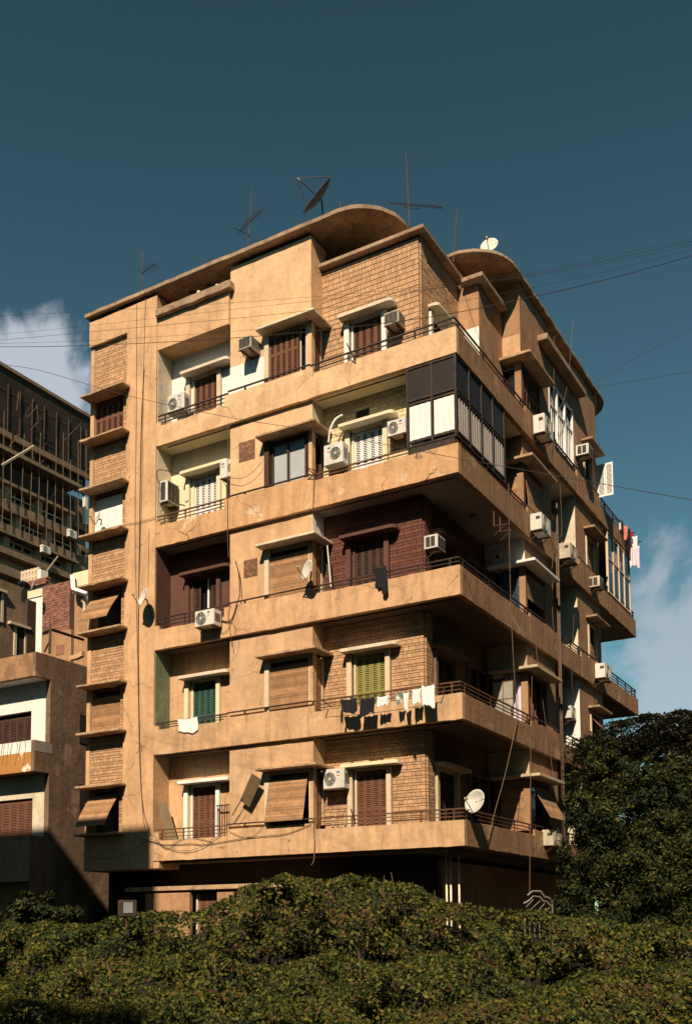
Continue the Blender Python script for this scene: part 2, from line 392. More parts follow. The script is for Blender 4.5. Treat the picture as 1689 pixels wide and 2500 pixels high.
# ---- balcony bands / slabs: one part per floor wrapping both facades
for k in range(5):
    z = k*H; b = MB(); T = .14
    # front
    b.rbox(-7.2, -4.30, 0, T, z, z+BH[k])
    if k == 0: b.rbox(-9.68, -7.2, 0, T, z, z+RT[k]); b.rbox(-9.9, -9.68, 0, T, z, z+.84)
    else:
        b.rbox(-9.72, -7.32, 0, T, z, z+RT[k]); b.rbox(-9.9, -9.72, 0, T, z, z+RT[k]+.12); b.rbox(-7.32, -7.2, 0, T, z, z+BH[k])
    # corner balcony front, small dips between bits
    b.rbox(-4.30, 0, 0, T, z, z+PT[k])
    # side
    Y1 = 17.3
    par = P(b, 'balcony_parapet', ['band_low', 'band_low', 'band', 'band_peel', 'band_pale'][k], bevel=.006)
    b = MB()
    b.rbox(-T, 0, T, 5.05, z, z+PT[k], ax=1)
    b.rbox(-T, 0, 5.05, 7.73, z, z+BH[k], ax=1)
    b.rbox(-T, 0, 7.73, 10.0, z, z+PT[k]-.06, ax=1)
    b.rbox(-T, 0, 10.0, 12.75, z, z+BH[k], ax=1)
    b.rbox(-T, 0, 12.75, Y1, z, z+PT[k]-.1, ax=1)
    b.rbox(-3.0, -T, Y1-T, Y1, z, z+PT[k]-.1)
    P(b, 'side_parapet', 'band_side', bevel=.012, label='stained brown side parapet, shade darkened into its colour')
    s = MB()
    s.box(-9.9, -4.42, T, 1.0, z+.004, z+.14); s.box(-4.42, -T, T, 1.0, z+.004, z+.14)
    s.box(-1.6, -T, 1.0, Y1-T, z+.004, z+.14); s.box(-3.0, -1.6, 16.2, Y1-T, z+.004, z+.14)
    # thin drip rib under the slab
    s.box(-9.6, -7.3, .2, .3, z-.03, z+.003); s.box(-4.3, -.2, .24, .30, z-.03, z+.003)
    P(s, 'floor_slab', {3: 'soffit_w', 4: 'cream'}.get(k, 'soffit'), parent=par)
    # railings ---------------------------------------------------
    def rail(pts, zt, zb, nbar, posts, name='railing', m='metal_dark', r=.016):
        rb = MB()
        for j in range(nbar):
            zz = zt-(zt-zb)*j/max(1, nbar)
            for a, c in zip(pts[:-1], pts[1:]):
                A, C = Vector((a[0], a[1], zz)), Vector((c[0], c[1], zz)); d = (C-A)
                L = d.length; ang = math.atan2(d.y, d.x); mt = Matrix.Rotation(ang, 3, 'Z') @ Matrix.Rotation(rnd.uniform(-.004, .004), 3, 'Y')
                rb.ob((A+C)/2, (L+.02, .03 if j else .045, .022 if j else .035), mt)
        for x, y in posts:
            rb.box(x-.014, x+.014, y-.014, y+.014, zb-.06, zt)
            for q in range(4): rb.box(x-.035, x+.035, y-.01, y+.01, zb+(zt-zb)*(q+.3)/4, zb+(zt-zb)*(q+.3)/4+.018)
        P(rb, name, m, parent=par)
    hz = z+.92+.03*min(k, 1)*1.0 + (.02 if k > 1 else 0)
    if k == 2: hz = z+.97
    y = .07
    rail([(-9.86, y), (-7.25, y)], hz, z+RT[k], 3, [(-9.6, y), (-8.8, y), (-7.5, y)], m='rust' if k in (0, 3) else 'metal_dark')
    rail([(-7.2, y-.05), (-4.41, y-.05)], hz+.015, z+BH[k], 1, [(-6.6, y-.05), (-5.9, y-.05)])
    m = 'rust' if k in (0, 1, 3) else 'metal_dark'
    rail([(-4.41, y), (-.07, y), (-.07, 5.1)], hz+.01, z+PT[k], 2 if k > 1 else 3, [(-4.2, y), (-3.2, y), (-1.2, y), (-.3, y), (-.07, .3), (-.07, 2.0), (-.07, 3.6), (-.07, 4.8)], m=m)
    rail([(-.05, 5.1), (-.05, 7.6)], hz+.02, z+BH[k], 1, [(-.05, 5.2), (-.05, 7.2)])
    rail([(-.07, 7.73), (-.07, 10.0)], hz+.02, z+PT[k]-.06, 3, [(-.07, 8.3), (-.07, 9.0), (-.07, 9.8)])
    rail([(-.05, 10.0), (-.05, 12.75)], hz+.02, z+BH[k], 1, [(-.05, 10.3), (-.05, 12.3)])
    rail([(-.07, 12.75), (-.07, 17.23), (-2.5, 17.23)], hz+.02, z+PT[k]-.1, 3, [(-.07, y_) for y_ in (13.5, 14.6, 15.7, 16.6, 17.1)])

# ---- side facade walls ------------------------------------------------------
V = MB()
for k in range(5):
    z = k*H; top = (k+1)*H if k < 4 else 17.40
    zt = z+2.28
    # bay 1  (s 5.05..7.55) window s 5.12..6.75 open to the corner side as well
    hole(V, -7.55, -5.05, z+BH[k]-.02, top, -6.75, -5.10, z+BH[k]-.02, zt, .12, .32)
    V.box(-7.55, -5.05, .32, 1.6, zt+.12, top)
    # recess (s 7.55..10.0)
    if k < 4:
        hole(V, -10.05, -7.55, z+.1, top, -9.3, -8.3, z+.1, z+2.2, 1.0, 1.3)
    # bay 2 (s 10.05..12.75)
    hole(V, -12.75, -10.05, z+BH[k]-.02, top, -12.35, -11.15, z+BH[k]-.02, zt, .12, .32)
    V.box(-12.75, -10.05, .32, 1.6, zt+.12, top)
    V.box(-7.55, -6.75, .32, 1.6, z, zt+.12); V.box(-11.15, -10.05, .32, 1.6, z, zt+.12); V.box(-12.75, -12.35, .32, 1.6, z, zt+.12)
    # loggia wall beyond
    if k < 4: V.box(-17.0, -12.75, 1.37, 1.6, z+.1, top)
# top storey recess zone: band, big window opening
V.box(-10.05, -7.55, .12, .3, 15.67, 16.3)
V.box(-10.05, -7.55, .9, 1.1, 12.7, 17.4)
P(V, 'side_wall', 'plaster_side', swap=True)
# painted fronts of side bays (facing the street corner)
CH = {1: 'shade_cream', 2: 'white', 3: 'plaster_side', 4: 'plaster', 0: 'shade_cream'}
for k in range(5):
    z = k*H; top = (k+1)*H-.003
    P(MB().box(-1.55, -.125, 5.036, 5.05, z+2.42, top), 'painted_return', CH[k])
    P(MB().box(-1.0, -.125, 10.036, 10.05, z+.15, top), 'painted_return', {0: 'cream', 1: 'white', 2: 'cream', 3: 'conc_light', 4: 'plaster'}[k])
# box A of the top floor
A_ = MB().box(-1.6, -.685, 3.225, 5.03, 12.74, 16.50)
P(A_, 'stair_box', 'brown')
P(MB().box(-1.36, -.69, 3.212, 3.225, 12.75, 15.2), 'white_paint_patch', 'white')
P(MB().box(-1.1, -.45, 2.95, 4.9, 16.50, 16.63), 'stair_box_cap', 'conc', bevel=.01)
P(MB().box(-1.6, -1.38, 3.2, 14, 16.69, 17.40).box(-12.6, -1.6, 2.3, 2.5, 16.6, 17.54), 'penthouse_wall', 'brown')

# ---- roof slabs --------------------------------------------------------------
def rag(poly, a=.014, step=.3):
    out = []
    for p, q in zip(poly, poly[1:]+poly[:1]):
        L_ = math.hypot(q[0]-p[0], q[1]-p[1]); n = max(1, int(L_/step))
        for k in range(n): out.append((p[0]+(q[0]-p[0])*k/n+rnd.uniform(-a, a), p[1]+(q[1]-p[1])*k/n+rnd.uniform(-a, a)))
    return out
def slab_poly_front():
    r = 1.38; pts = [(-12.78, 2.6), (-12.78, -.14)]
    cx_, cy_ = -3.42, 1.24
    pts += [(cx_+r*math.sin(a), cy_-r*math.cos(a)) for a in [math.pi*i/20 for i in range(21)]]
    return pts
P(MB().prism(rag(slab_poly_front()), 17.54, 17.66), 'roof_slab', 'conc', bevel=.006)
def slab_poly_side():
    r = 1.46; x1 = .03; pts = []
    cx_ = x1-r; c0 = 4.42; c1 = 13.2
    pts += [(cx_-r*math.cos(a), c0-r*math.sin(a)) for a in [math.pi*i/20 for i in range(21)]]
    pts += [(cx_+r*math.cos(a), c1+r*math.sin(a)) for a in [math.pi*i/20 for i in range(21)]]
    return pts
P(MB().prism(rag(slab_poly_side()), 17.41, 17.52), 'roof_slab', 'conc', bevel=.015)
P(MB().prism([(-4.9, .52), (-1.13, .52), (-1.13, 3.3), (-1.7, 3.3), (-1.7, 2.6), (-4.9, 2.6)], 16.69, 16.81), 'corner_cornice', 'conc', bevel=.015)
P(MB().box(-11.0, -4.5, .8, 16, 16.62, 16.69), 'roof_deck', 'asphalt')
P(MB().rbox(-9.88, -7.05, -.12, .30, 16.665, 16.90, a=.012), 'roof_ledge', 'conc', bevel=.015)
P(MB().box(-10.7, -6.6 - 0, -.20, .3, 16.30, 16.50).box(-10.05, -7.55, .3, .9, 16.30, 16.4), 'roof_ledge', 'conc', swap=True, bevel=.015)
cm = MB()
for x in (-9.0, -8.35): cm.tube([(x, .6, 16.7), (x, .6, 17.54)], .11, 12)
P(cm, 'roof_column', 'plaster', smooth=True)
rb = MB()
for i in range(9):
    x = -9.5+i*.24+rnd.uniform(-.08, .08); s_ = rnd.uniform(.03, .1); rb.ob((x, rnd.uniform(0, .15), 16.9+s_*.4), (s_*1.6, s_, s_), Matrix.Rotation(rnd.uniform(0, 3), 3, 'Z') @ Matrix.Rotation(rnd.uniform(0, .6), 3, 'X'))
P(rb, 'rubble', 'conc_light')

# ---- strip with windows ------------------------------------------------------
AW = [2.39, 5.53, 8.68, 11.79, 14.83]; SI = [.92, 4.03, 7.2, 10.28, 13.38]
sw = MB(); zprev = .82
edges = []
for k in range(5):
    edges.append((SI[k]+.0, AW[k]))
# backing wall with openings
z0 = .82
for k in range(5):
    sw.box(-12.7, -11.1, .16, .5, z0, SI[k]); hole(sw, -12.7, -11.1, SI[k], AW[k], -12.6, -11.35, SI[k], AW[k], .16, .5); z0 = AW[k]
sw.box(-12.7, -11.1, .16, .5, z0, 16.6)
P(sw, 'strip_wall', 'mortar')
for k in range(5):
    a = AW[k]+.02; b = SI[k+1]-.12 if k < 4 else 16.59
    s = stones(MB(), -12.68, -11.1, a, b, .16, t=.04)
    P(s, 'stone_cladding', 'stone')
    P(stones(MB(), -11.34, -11.1, SI[k]+.02, AW[k]-.1, .16, t=.04), 'stone_cladding', 'stone')
    P(MB().rbox(-12.72, -10.95, -.36, .16, AW[k]-.07, AW[k], a=.010), 'window_canopy', 'ledge', bevel=.01)
    P(MB().rbox(-12.72, -10.95, -.36, .16, SI[k]-.07, SI[k], a=.010), 'window_sill', 'ledge', bevel=.01)
    fr = MB(); zb, zt = SI[k]+.003, AW[k]-.093
    fr.box(-12.66, -12.58, .10, .34, zb, zt); fr.box(-11.37, -11.34, .18, .34, zb, zt); fr.box(-12.58, -11.37, .18, .34, zt-.06, zt)
    wn = P(fr, 'window', 'wood')
    P(MB().box(-12.6, -11.36, .40, .42, zb, zt), 'pane', 'glass', parent=wn)
    if k == 4: P(shutter(MB(), -12.57, -11.38, zb, zt-.08, .2, 5, (.62,)), 'shutter', 'wood', parent=wn)
    elif k == 3:
        pn = MB()
        for q in range(4): pn.box(-12.57+q*.298, -12.57+q*.298+.29, .2, .23, zb, zt-.12)
        P(pn, 'shutter', 'wood_white', parent=wn)
    elif k == 1: P(blind(MB(), -12.55, -11.38, zb+.02, zt-.25, .2), 'roller_blind', 'blind', parent=wn)
    else: P(blind(MB(), -12.55, -11.38, zb+(.28 if k == 2 else .2), zt-.2, .14, pull=.62, bow=.08), 'roller_blind', 'blind', parent=wn)

# ---- doors with canopy (front corner + recess + side) ---------------------------
def door(x0, x1, fl, frr, z, ywall, sh, jamb, can, swap=False, ztop=2.2, n=4, left_open=False, canx=None, cm=None):
    zb = z+.14; zt = z+ztop
    j = MB()
    j.box(fl, fl+.15, ywall-.1, ywall-.002, zb, zt+.06); j.box(frr-.14, frr, ywall-.1, ywall-.002, zb, zt+.06)
    j.box(x0-.06, x1+.03, ywall-.02, ywall+.2, zt, zt+.05); j.box(fl+.15, frr-.14, ywall-.06, ywall-.002, zt+.04, zt+.06); j.box(x0-.06, x0, ywall-.02, ywall+.2, zb, zt); j.box(x1, x1+.03, ywall-.02, ywall+.2, zb, zt)
    d = P(j, 'balcony_door', jamb, swap=swap, bevel=.006)
    P(MB().box(x0, x1, ywall+.16, ywall+.18, zb, zt), 'pane', 'glass', parent=d, swap=swap)
    if sh:
        if left_open:
            P(shutter(MB(), x0, x0+(x1-x0)*.28, zb, zt-.03, ywall+.02, 1), 'shutter', sh, parent=d, swap=swap)
            P(shutter(MB(), x1-(x1-x0)*.28, x1, zb, zt-.03, ywall+.02, 1), 'shutter', sh, parent=d, swap=swap)
            P(MB().box(x0+(x1-x0)*.5, x0+(x1-x0)*.56, ywall+.1, ywall+.14, zb, zt), 'curtain', 'curtain', parent=d, swap=swap)
        else:
            h_ = (x0+x1)/2
            P(shutter(MB(), x0, h_-.004, zb, zt-.03, ywall+.02, n//2), 'shutter', sh, parent=d, swap=swap)
            P(shutter(MB(), h_+.004, x1, zb, zt-.03, ywall+.02, n//2), 'shutter', sh, parent=d, swap=swap)
    cx0, cx1 = canx or (fl-.06, frr+.32)
    cn = MB().prism(rounded(cx0, cx1, ywall-.36, ywall-.002, .14, left=False, right=True), zt+.07, zt+.17)
    P(cn, 'door_canopy', can, swap=swap, bevel=.01)
FS = ['wood', 'wood_lime', 'wood_dark', 'wood_white', 'wood']; FJ = ['wood_cream', 'wood_cream', 'maroon', 'cream', 'white']; FC = ['cream', 'conc_light', 'maroon', 'cream', 'conc_light']
for k in range(5):
    door(-3.41, -2.5, -3.66, -2.34, k*H, .72, FS[k], FJ[k], FC[k], ztop=2.21)
RS = ['wood', 'wood_green', 'wood_dark', 'wood_white', 'wood']; RJ = ['white', 'cream', 'maroon', 'cream', 'wood_cream']; RC = ['white', 'conc_light', 'maroon', 'cream', 'conc_light']
for k in range(5):
    door(-8.99, -8.11, -9.27, -7.95, k*H, .72, RS[k], RJ[k], RC[k], ztop=2.2, left_open=(k == 2), canx=(-9.3, -7.5))
for k in range(5):
    door(-2.53, -1.43, -2.7, -1.25, k*H, 1.37, 'wood_dark', ['shade_cream', 'loggia', 'maroon', 'cream', 'white'][k], ['shade_cream', 'loggia', 'maroon', 'cream', 'conc_light'][k], swap=True, ztop=2.18, canx=(-2.95, -1.17))
    if k < 4:
        door(-9.28, -8.32, -9.4, -8.2, k*H, 1.0, 'wood_dark', 'wood_cream', 'conc', swap=True, ztop=2.15, canx=(-9.5, -8.1))
        # loggia window behind the side balcony
        f2 = MB(); z = k*H
        for a in (-4.9, -4.2, -3.5): f2.box(a, a+.06, 1.28, 1.37, z+.14, z+2.3)
        f2.box(-4.9, -3.44, 1.28, 1.37, z+2.3, z+2.38)
        w_ = P(f2, 'loggia_window', 'loggia', swap=True)
        P(MB().box(-4.84, -3.5, 1.345, 1.365, z+.5, z+2.3), 'pane', 'glass', parent=w_, swap=True)

# ---- bay windows: wrapping canopy, frames, fillings -----------------------------
def wrapcan(z, m, k):
    c = MB().prism([(-6.05, .118), (-6.05, -.28), (-4.10, -.28), (-4.10, .70), (-4.405, .70), (-4.405, .118)], z+2.32, z+2.395)
    P(c, 'bay_canopy', m, bevel=.012)
BC = ['ledge', 'ledge', 'conc_light', 'ledge', 'conc_light']
for k in range(5):
    z = k*H; wrapcan(z, BC[k], k)
    zb, zt = z+BH[k]+.0, z+2.30
    f = MB()
    f.box(-5.97, -5.82, .06, .22, zb, zt); f.box(-4.56, -4.42, .125, .25, zb, zt)   # frames
    f.box(-4.49, -4.415, .60, .72, zb, zt)
    f.box(-5.82, -4.56, .14, .22, zt-.07, zt-.002)
    bw = P(f, 'bay_window', 'wood_cream' if k != 3 else 'wood_dark')
    P(MB().box(-5.8, -4.5, .30, .32, zb-.02, zt).box(-4.52, -4.50, .3, .7, zb-.02, zt), 'pane', 'glass', parent=bw)
    if k in (0, 1, 2):
        P(blind(MB(), -5.81, -4.57, zb+(.1 if k == 0 else .01), zt-.22, .13 if k else .08, pull=.26 if k == 0 else 0), 'roller_blind', 'blind', parent=bw)
        P(blind(MB(), -.60, -.26, zb+.01, zt-.1, 4.44), 'roller_blind', 'blind', parent=bw, swap=True) if False else None
        sd = MB()
        n_ = int((zt-zb)/.035)
        for q in range(n_): sd.box(-4.452, -4.44, .262, .598, zb+q*.035, zb+q*.035+.031)
        P(sd, 'side_blind', 'blind', parent=bw)
    elif k == 4:
        P(shutter(MB(), -5.81, -4.84, zb+.01, zt-.09, .12, 5, (.6,)), 'shutter', 'wood', parent=bw)
        P(MB().box(-4.84, -4.80, .2, .23, zb, zt).box(-4.62, -4.58, .15, .23, zb, zt), 'sash', 'wood_cream', parent=bw)
        sd = MB()
        for q in range(28): sd.box(-4.452, -4.43, .265, .595, zb+.02+q*.05, zb+.02+q*.05+.034)
        sd.box(-4.47, -4.425, .255, .29, zb, zt); sd.box(-4.47, -4.425, .565, .60, zb, zt)
        P(sd, 'side_shutter', 'wood', parent=bw)
    else:
        P(MB().box(-5.76, -5.72, .14, .2, zb, zt).box(-5.25, -5.19, .14, .2, zb, zt).box(-4.66, -4.60, .14, .2, zb, zt).box(-5.72, -4.66, .15, .2, zb, zb+.06).box(-5.72, -4.66, .15, .2, zt-.12, zt-.06), 'sash', 'wood_dark', parent=bw)
        P(MB().box(-5.72, -4.66, .21, .22, zb+.06, zt-.12), 'curtain', mat('net_curtain', (.42, .44, .45), var=.08), parent=bw)
    # front sill strip
# side bays
for k in range(5):
    z = k*H; zb, zt = z+BH[k], z+2.28
    can = 'white' if k == 2 else ('shade_cream' if k in (0, 1) else 'ledge')
    c = MB().prism([(-6.95, .118), (-6.95, -.30), (-4.72, -.30), (-4.72, 1.2), (-5.03, 1.2), (-5.03, .118)], zt+.02, zt+.11)
    P(c, 'bay_canopy', can, swap=True, bevel=.012)
    f = MB().box(-5.22, -5.06, .125, .25, zb, zt).box(-6.78, -6.68, .125, .25, zb, zt).box(-6.68, -5.22, .14, .22, zt-.07, zt-.002).box(-5.2, -5.1, 1.1, 1.25, zb, zt)
    bw = P(f, 'bay_window', 'wood', swap=True)
    P(MB().box(-6.7, -5.2, .34, .36, zb-.02, zt).box(-5.24, -5.22, .36, 1.2, zb-.02, zt), 'pane', 'glass', parent=bw, swap=True)
    if k in (0, 3):
        sd = MB(); n_ = int((zt-zb)/.035)
        for q in range(n_): sd.box(-1.05, -.3, 5.12, 5.135, zb+q*.035, zb+q*.035+.031)
        P(sd, 'side_blind', 'blind', parent=bw)
        P(blind(MB(), -6.66, -5.24, zb+(.0 if k == 3 else .35), zt-.15, .13, pull=(.1 if k == 3 else .55)), 'roller_blind', 'blind', parent=bw, swap=True)
    if k == 4:
        P(shutter(MB(), -1.2, -.7, zb, zt-.08, 5.1, 1), 'side_shutter', 'wood', parent=bw)
        P(shutter(MB(), -6.66, -5.24, zb, zt-.09, .13, 5), 'shutter', 'wood', parent=bw, swap=True)
    if k == 2:
        P(MB().grid(lambda u, v: (-.95+.6*u, 5.12+.03*math.sin(u*18), zb+(zt-zb)*v), 24, 4), 'curtain', 'cloth_b', parent=bw)
        P(blind(MB(), -6.66, -5.24, zb+.5, zt-.15, .13), 'roller_blind', 'blind', parent=bw, swap=True)
    if k == 1:
        P(MB().grid(lambda u, v: (-.95+.6*u, 5.12+.04*math.sin(u*22), zb+(zt-zb)*v), 30, 4), 'curtain', 'cloth_l', parent=bw)
        P(MB().grid(lambda u, v: (-.2+.03*math.sin(u*26), 5.3+.7*u, zb+(zt-zb)*.8*v), 30, 4), 'curtain', 'wood', parent=bw)
    # bay 2
    c = MB().box(-12.55, -10.95, -.28, .118, zt+.02, zt+.10)
    P(c, 'window_canopy', 'conc', swap=True, bevel=.012)
    f = MB().box(-11.27, -11.16, .08, .25, zb, zt).box(-12.35, -12.27, .125, .25, zb, zt).box(-12.27, -11.27, .14, .22, zt-.07, zt-.002)
    bw = P(f, 'window', 'wood_cream', swap=True)
    P(MB().box(-12.3, -11.2, .34, .36, zb-.02, zt), 'pane', 'glass', parent=bw, swap=True)
    if k == 1: P(blind(MB(), -12.2, -11.3, zb+.35, zt-.25, .1, pull=.75), 'roller_blind', 'blind', parent=bw, swap=True)
    elif k == 3: P(MB().box(-12.25, -11.3, .2, .22, zb, zt-.1), 'roller_blind', 'blind', parent=bw, swap=True)
    elif k == 2: P(blind(MB(), -12.26, -11.28, zb, zt-.7, .18), 'roller_blind', 'blind', parent=bw, swap=True)
# top storey open white shutter at the far side
zl, zh = AY(1475, 1212, 12.74).z, AY(1475, 1132, 12.74).z; xl, xr = AY(1458, 1170, 12.74).x, AY(1496, 1170, 12.74).x
so = P(MB().box(xl-.06, xl-.005, 12.70, 12.80, zl, zh), 'shutter_hinge', 'wood_white')
for a, b in ((xl, (xl+xr)/2), ((xl+xr)/2, xr)):
    P(shutter(MB(), a, b, zl, zh, 12.72, 1, splits=(), pitch=.045).box(a+.05, b-.05, 12.75, 12.758, zl+.02, zh-.02), 'shutter', 'wood_white', parent=so)
# big white framed window of the top floor recess
g = MB(); ZB, ZT = 13.5, 15.62
for s_ in (-10.02, -9.2, -8.4, -7.6): g.box(s_-.04, s_+.05, .10, .18, ZB, ZT)
for zz in (ZB, 14.75, ZT-.09): g.box(-10.0, -7.6, .11, .17, zz, zz+.08)
for s_ in [-9.95+.19*i for i in range(12)]: g.box(s_, s_+.018, .125, .15, ZB, 14.75)
gw = P(g, 'glazed_screen', 'wood_white', swap=True)
P(MB().box(-10.0, -7.6, .2, .21, ZB, ZT), 'pane', 'glass', parent=gw, swap=True)
P(MB().box(-10.05, -7.55, .14, .3, 12.7, ZB), 'screen_apron', 'plaster', swap=True)

# ---- glazed corner enclosure of the fourth floor ------------------------------
en = MB(); ZB, ZT, ZM = 10.42, 12.59, 11.66
for x in (-1.42, -.72, -.06): en.box(x-.03, x+.03, .02, .10, ZB, ZT)
for zz in (ZB, ZB+.12, ZM, ZM-.1, ZT-.06): en.box(-1.42, -.06, .025, .095, zz, zz+.05)
for s_ in (.88, 1.7, 2.5, 3.34): en.box(-.10, -.02, s_-.03, s_+.03, ZB, ZT)
for zz in (ZB, ZB+.12, ZM, ZM-.1, ZT-.06): en.box(-.095, -.025, .12, 3.34, zz, zz+.05)
en.box(-1.42, -.1, .03, .06, ZB-.22, ZB-.02)
eo = P(en, 'corner_enclosure', 'metal_dark')
P(MB().box(-1.39, -.75, .05, .06, ZM+.05, ZT-.06).box(-.69, -.09, .05, .06, ZM+.05, ZT-.06).box(-.065, -.055, .12, 3.31, ZM+.05, ZT-.06), 'pane', 'film', parent=eo)
cu = MB()
for a, b in ((-1.37, -.77), (-.67, -.11)):
    cu.grid(lambda u, v, a=a, b=b: (a+(b-a)*u, .05+.006*math.sin(u*20), ZB+.2+(ZM-ZB-.33)*v), 16, 2)
P(cu, 'curtain', 'curtain', parent=eo); cu = MB()
for a, b in ((.16, .83), (.93, 1.65), (1.75, 2.45), (2.55, 3.28)):
    cu.grid(lambda u, v, a=a, b=b: (-.05-.012*math.sin(u*28), a+(b-a)*u, ZB+.2+(ZM-ZB-.33)*v), 20, 2)
P(cu, 'curtain', mat('shaded_side_curtain', (.42, .36, .32), var=.12, scale=4), parent=eo)  # greyer copy of the white curtain, weaker side light put into its colour
# far enclosure
en = MB()
for s_ in (13.65, 14.4, 15.15, 15.9, 16.7): en.box(-.10, -.02, s_-.04, s_+.03, 10.25, 12.59)
for zz in (10.25, 11.55, 12.5): en.box(-.095, -.025, 13.65, 16.7, zz, zz+.06)
en.box(-1.6, -.1, 13.62, 13.68, 10.25, 10.3)
eo = P(en, 'balcony_enclosure', 'wood_cream')
P(MB().box(-.065, -.055, 13.69, 16.66, 10.3, 12.5).box(-1.6, -.1, 16.7, 16.72, 10.1, 12.59), 'pane', 'glass', parent=eo)

# ---- brick patches in front bay -------------------------------------------------
def patch(px0, py0, px1, py1, lab):
    a = AY(px0, py1, .12); b = AY(px1, py0, .12)
    x0, x1 = a.x, b.x; z0, z1 = AY(px0, py1, .12).z, AY(px0, py0, .12).z
    bk = MB(); z = z0; k = 0
    while z < z1-.03:
        x = x0-(.0 if k % 2 else .05)
        while x < x1:
            xa, xb = max(x, x0), min(x+.10, x1)
            if xb-xa > .02: bk.box(xa, xb-.01, .105+rnd.uniform(0, .01), .119, z, z+.045)
            x += .11
        z += .055; k += 1
    pm = MB(); pm.box(x0-.02, x1+.01, .112, .1195, z0-.02, z1+.01)
    o = P(pm, 'bare_wall_patch', 'mortar'); P(bk, 'exposed_bricks', 'redbrick', parent=o)
patch(585, 1083, 622, 1128, ''); patch(597, 1370, 628, 1410, '')

# ---- ground floor ---------------------------------------------------------------
G = MB()
G.box(-12.0, -1.5, 1.9, 2.2, GZ, -.2); G.box(-1.7, -1.5, 2.2, 15, GZ, -.2)
P(G, 'ground_floor_wall', 'brown')
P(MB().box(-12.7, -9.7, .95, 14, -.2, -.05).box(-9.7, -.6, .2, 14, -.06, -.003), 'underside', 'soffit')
a = AY(392, 2167, .3); b = AY(700, 2146, .3)
P(MB().box(a.x-1.4, -4.6, .3, 1.9, a.z-.1, a.z+.03), 'entrance_canopy', 'ledge', bevel=.01)
a = AY(355, 2182, .35); b = AY(463, 2182, .35); c = AY(530, 2178, .35)
P(MB().box(a.x, b.x, .35, .5, GZ, a.z).box(c.x, AY(610, 2178, .35).x, .35, .5, GZ, a.z-.02), 'garden_wall', 'brown', bevel=.006)
gwn = P(MB().box(b.x+.05, b.x+.11, .6, .7, GZ+1, a.z-.05), 'window', 'wood_cream')
P(shutter(MB(), b.x+.14, c.x-.05, a.z-1.6, a.z-.06, .65, 3), 'shutter', 'wood', parent=gwn)
cp = MB()
for x in (-.95, -.83, -.6): cp.tube([(x, 1.0, GZ), (x, 1.0, -.06)], .026, 10)
P(cp, 'corner_pipes', 'conc_light', smooth=True)
# barred openings in the shade under the corner
gb = MB()
for i in range(16): gb.box(-4.4+i*.19, -4.37+i*.19, 1.86, 1.89, GZ+1.0, -.6)
for zz in (GZ+1.0, GZ+2.3, -.6): gb.box(-4.5, -1.5, 1.87, 1.885, zz, zz+.03)
P(gb, 'window_bars', 'metal_dark')

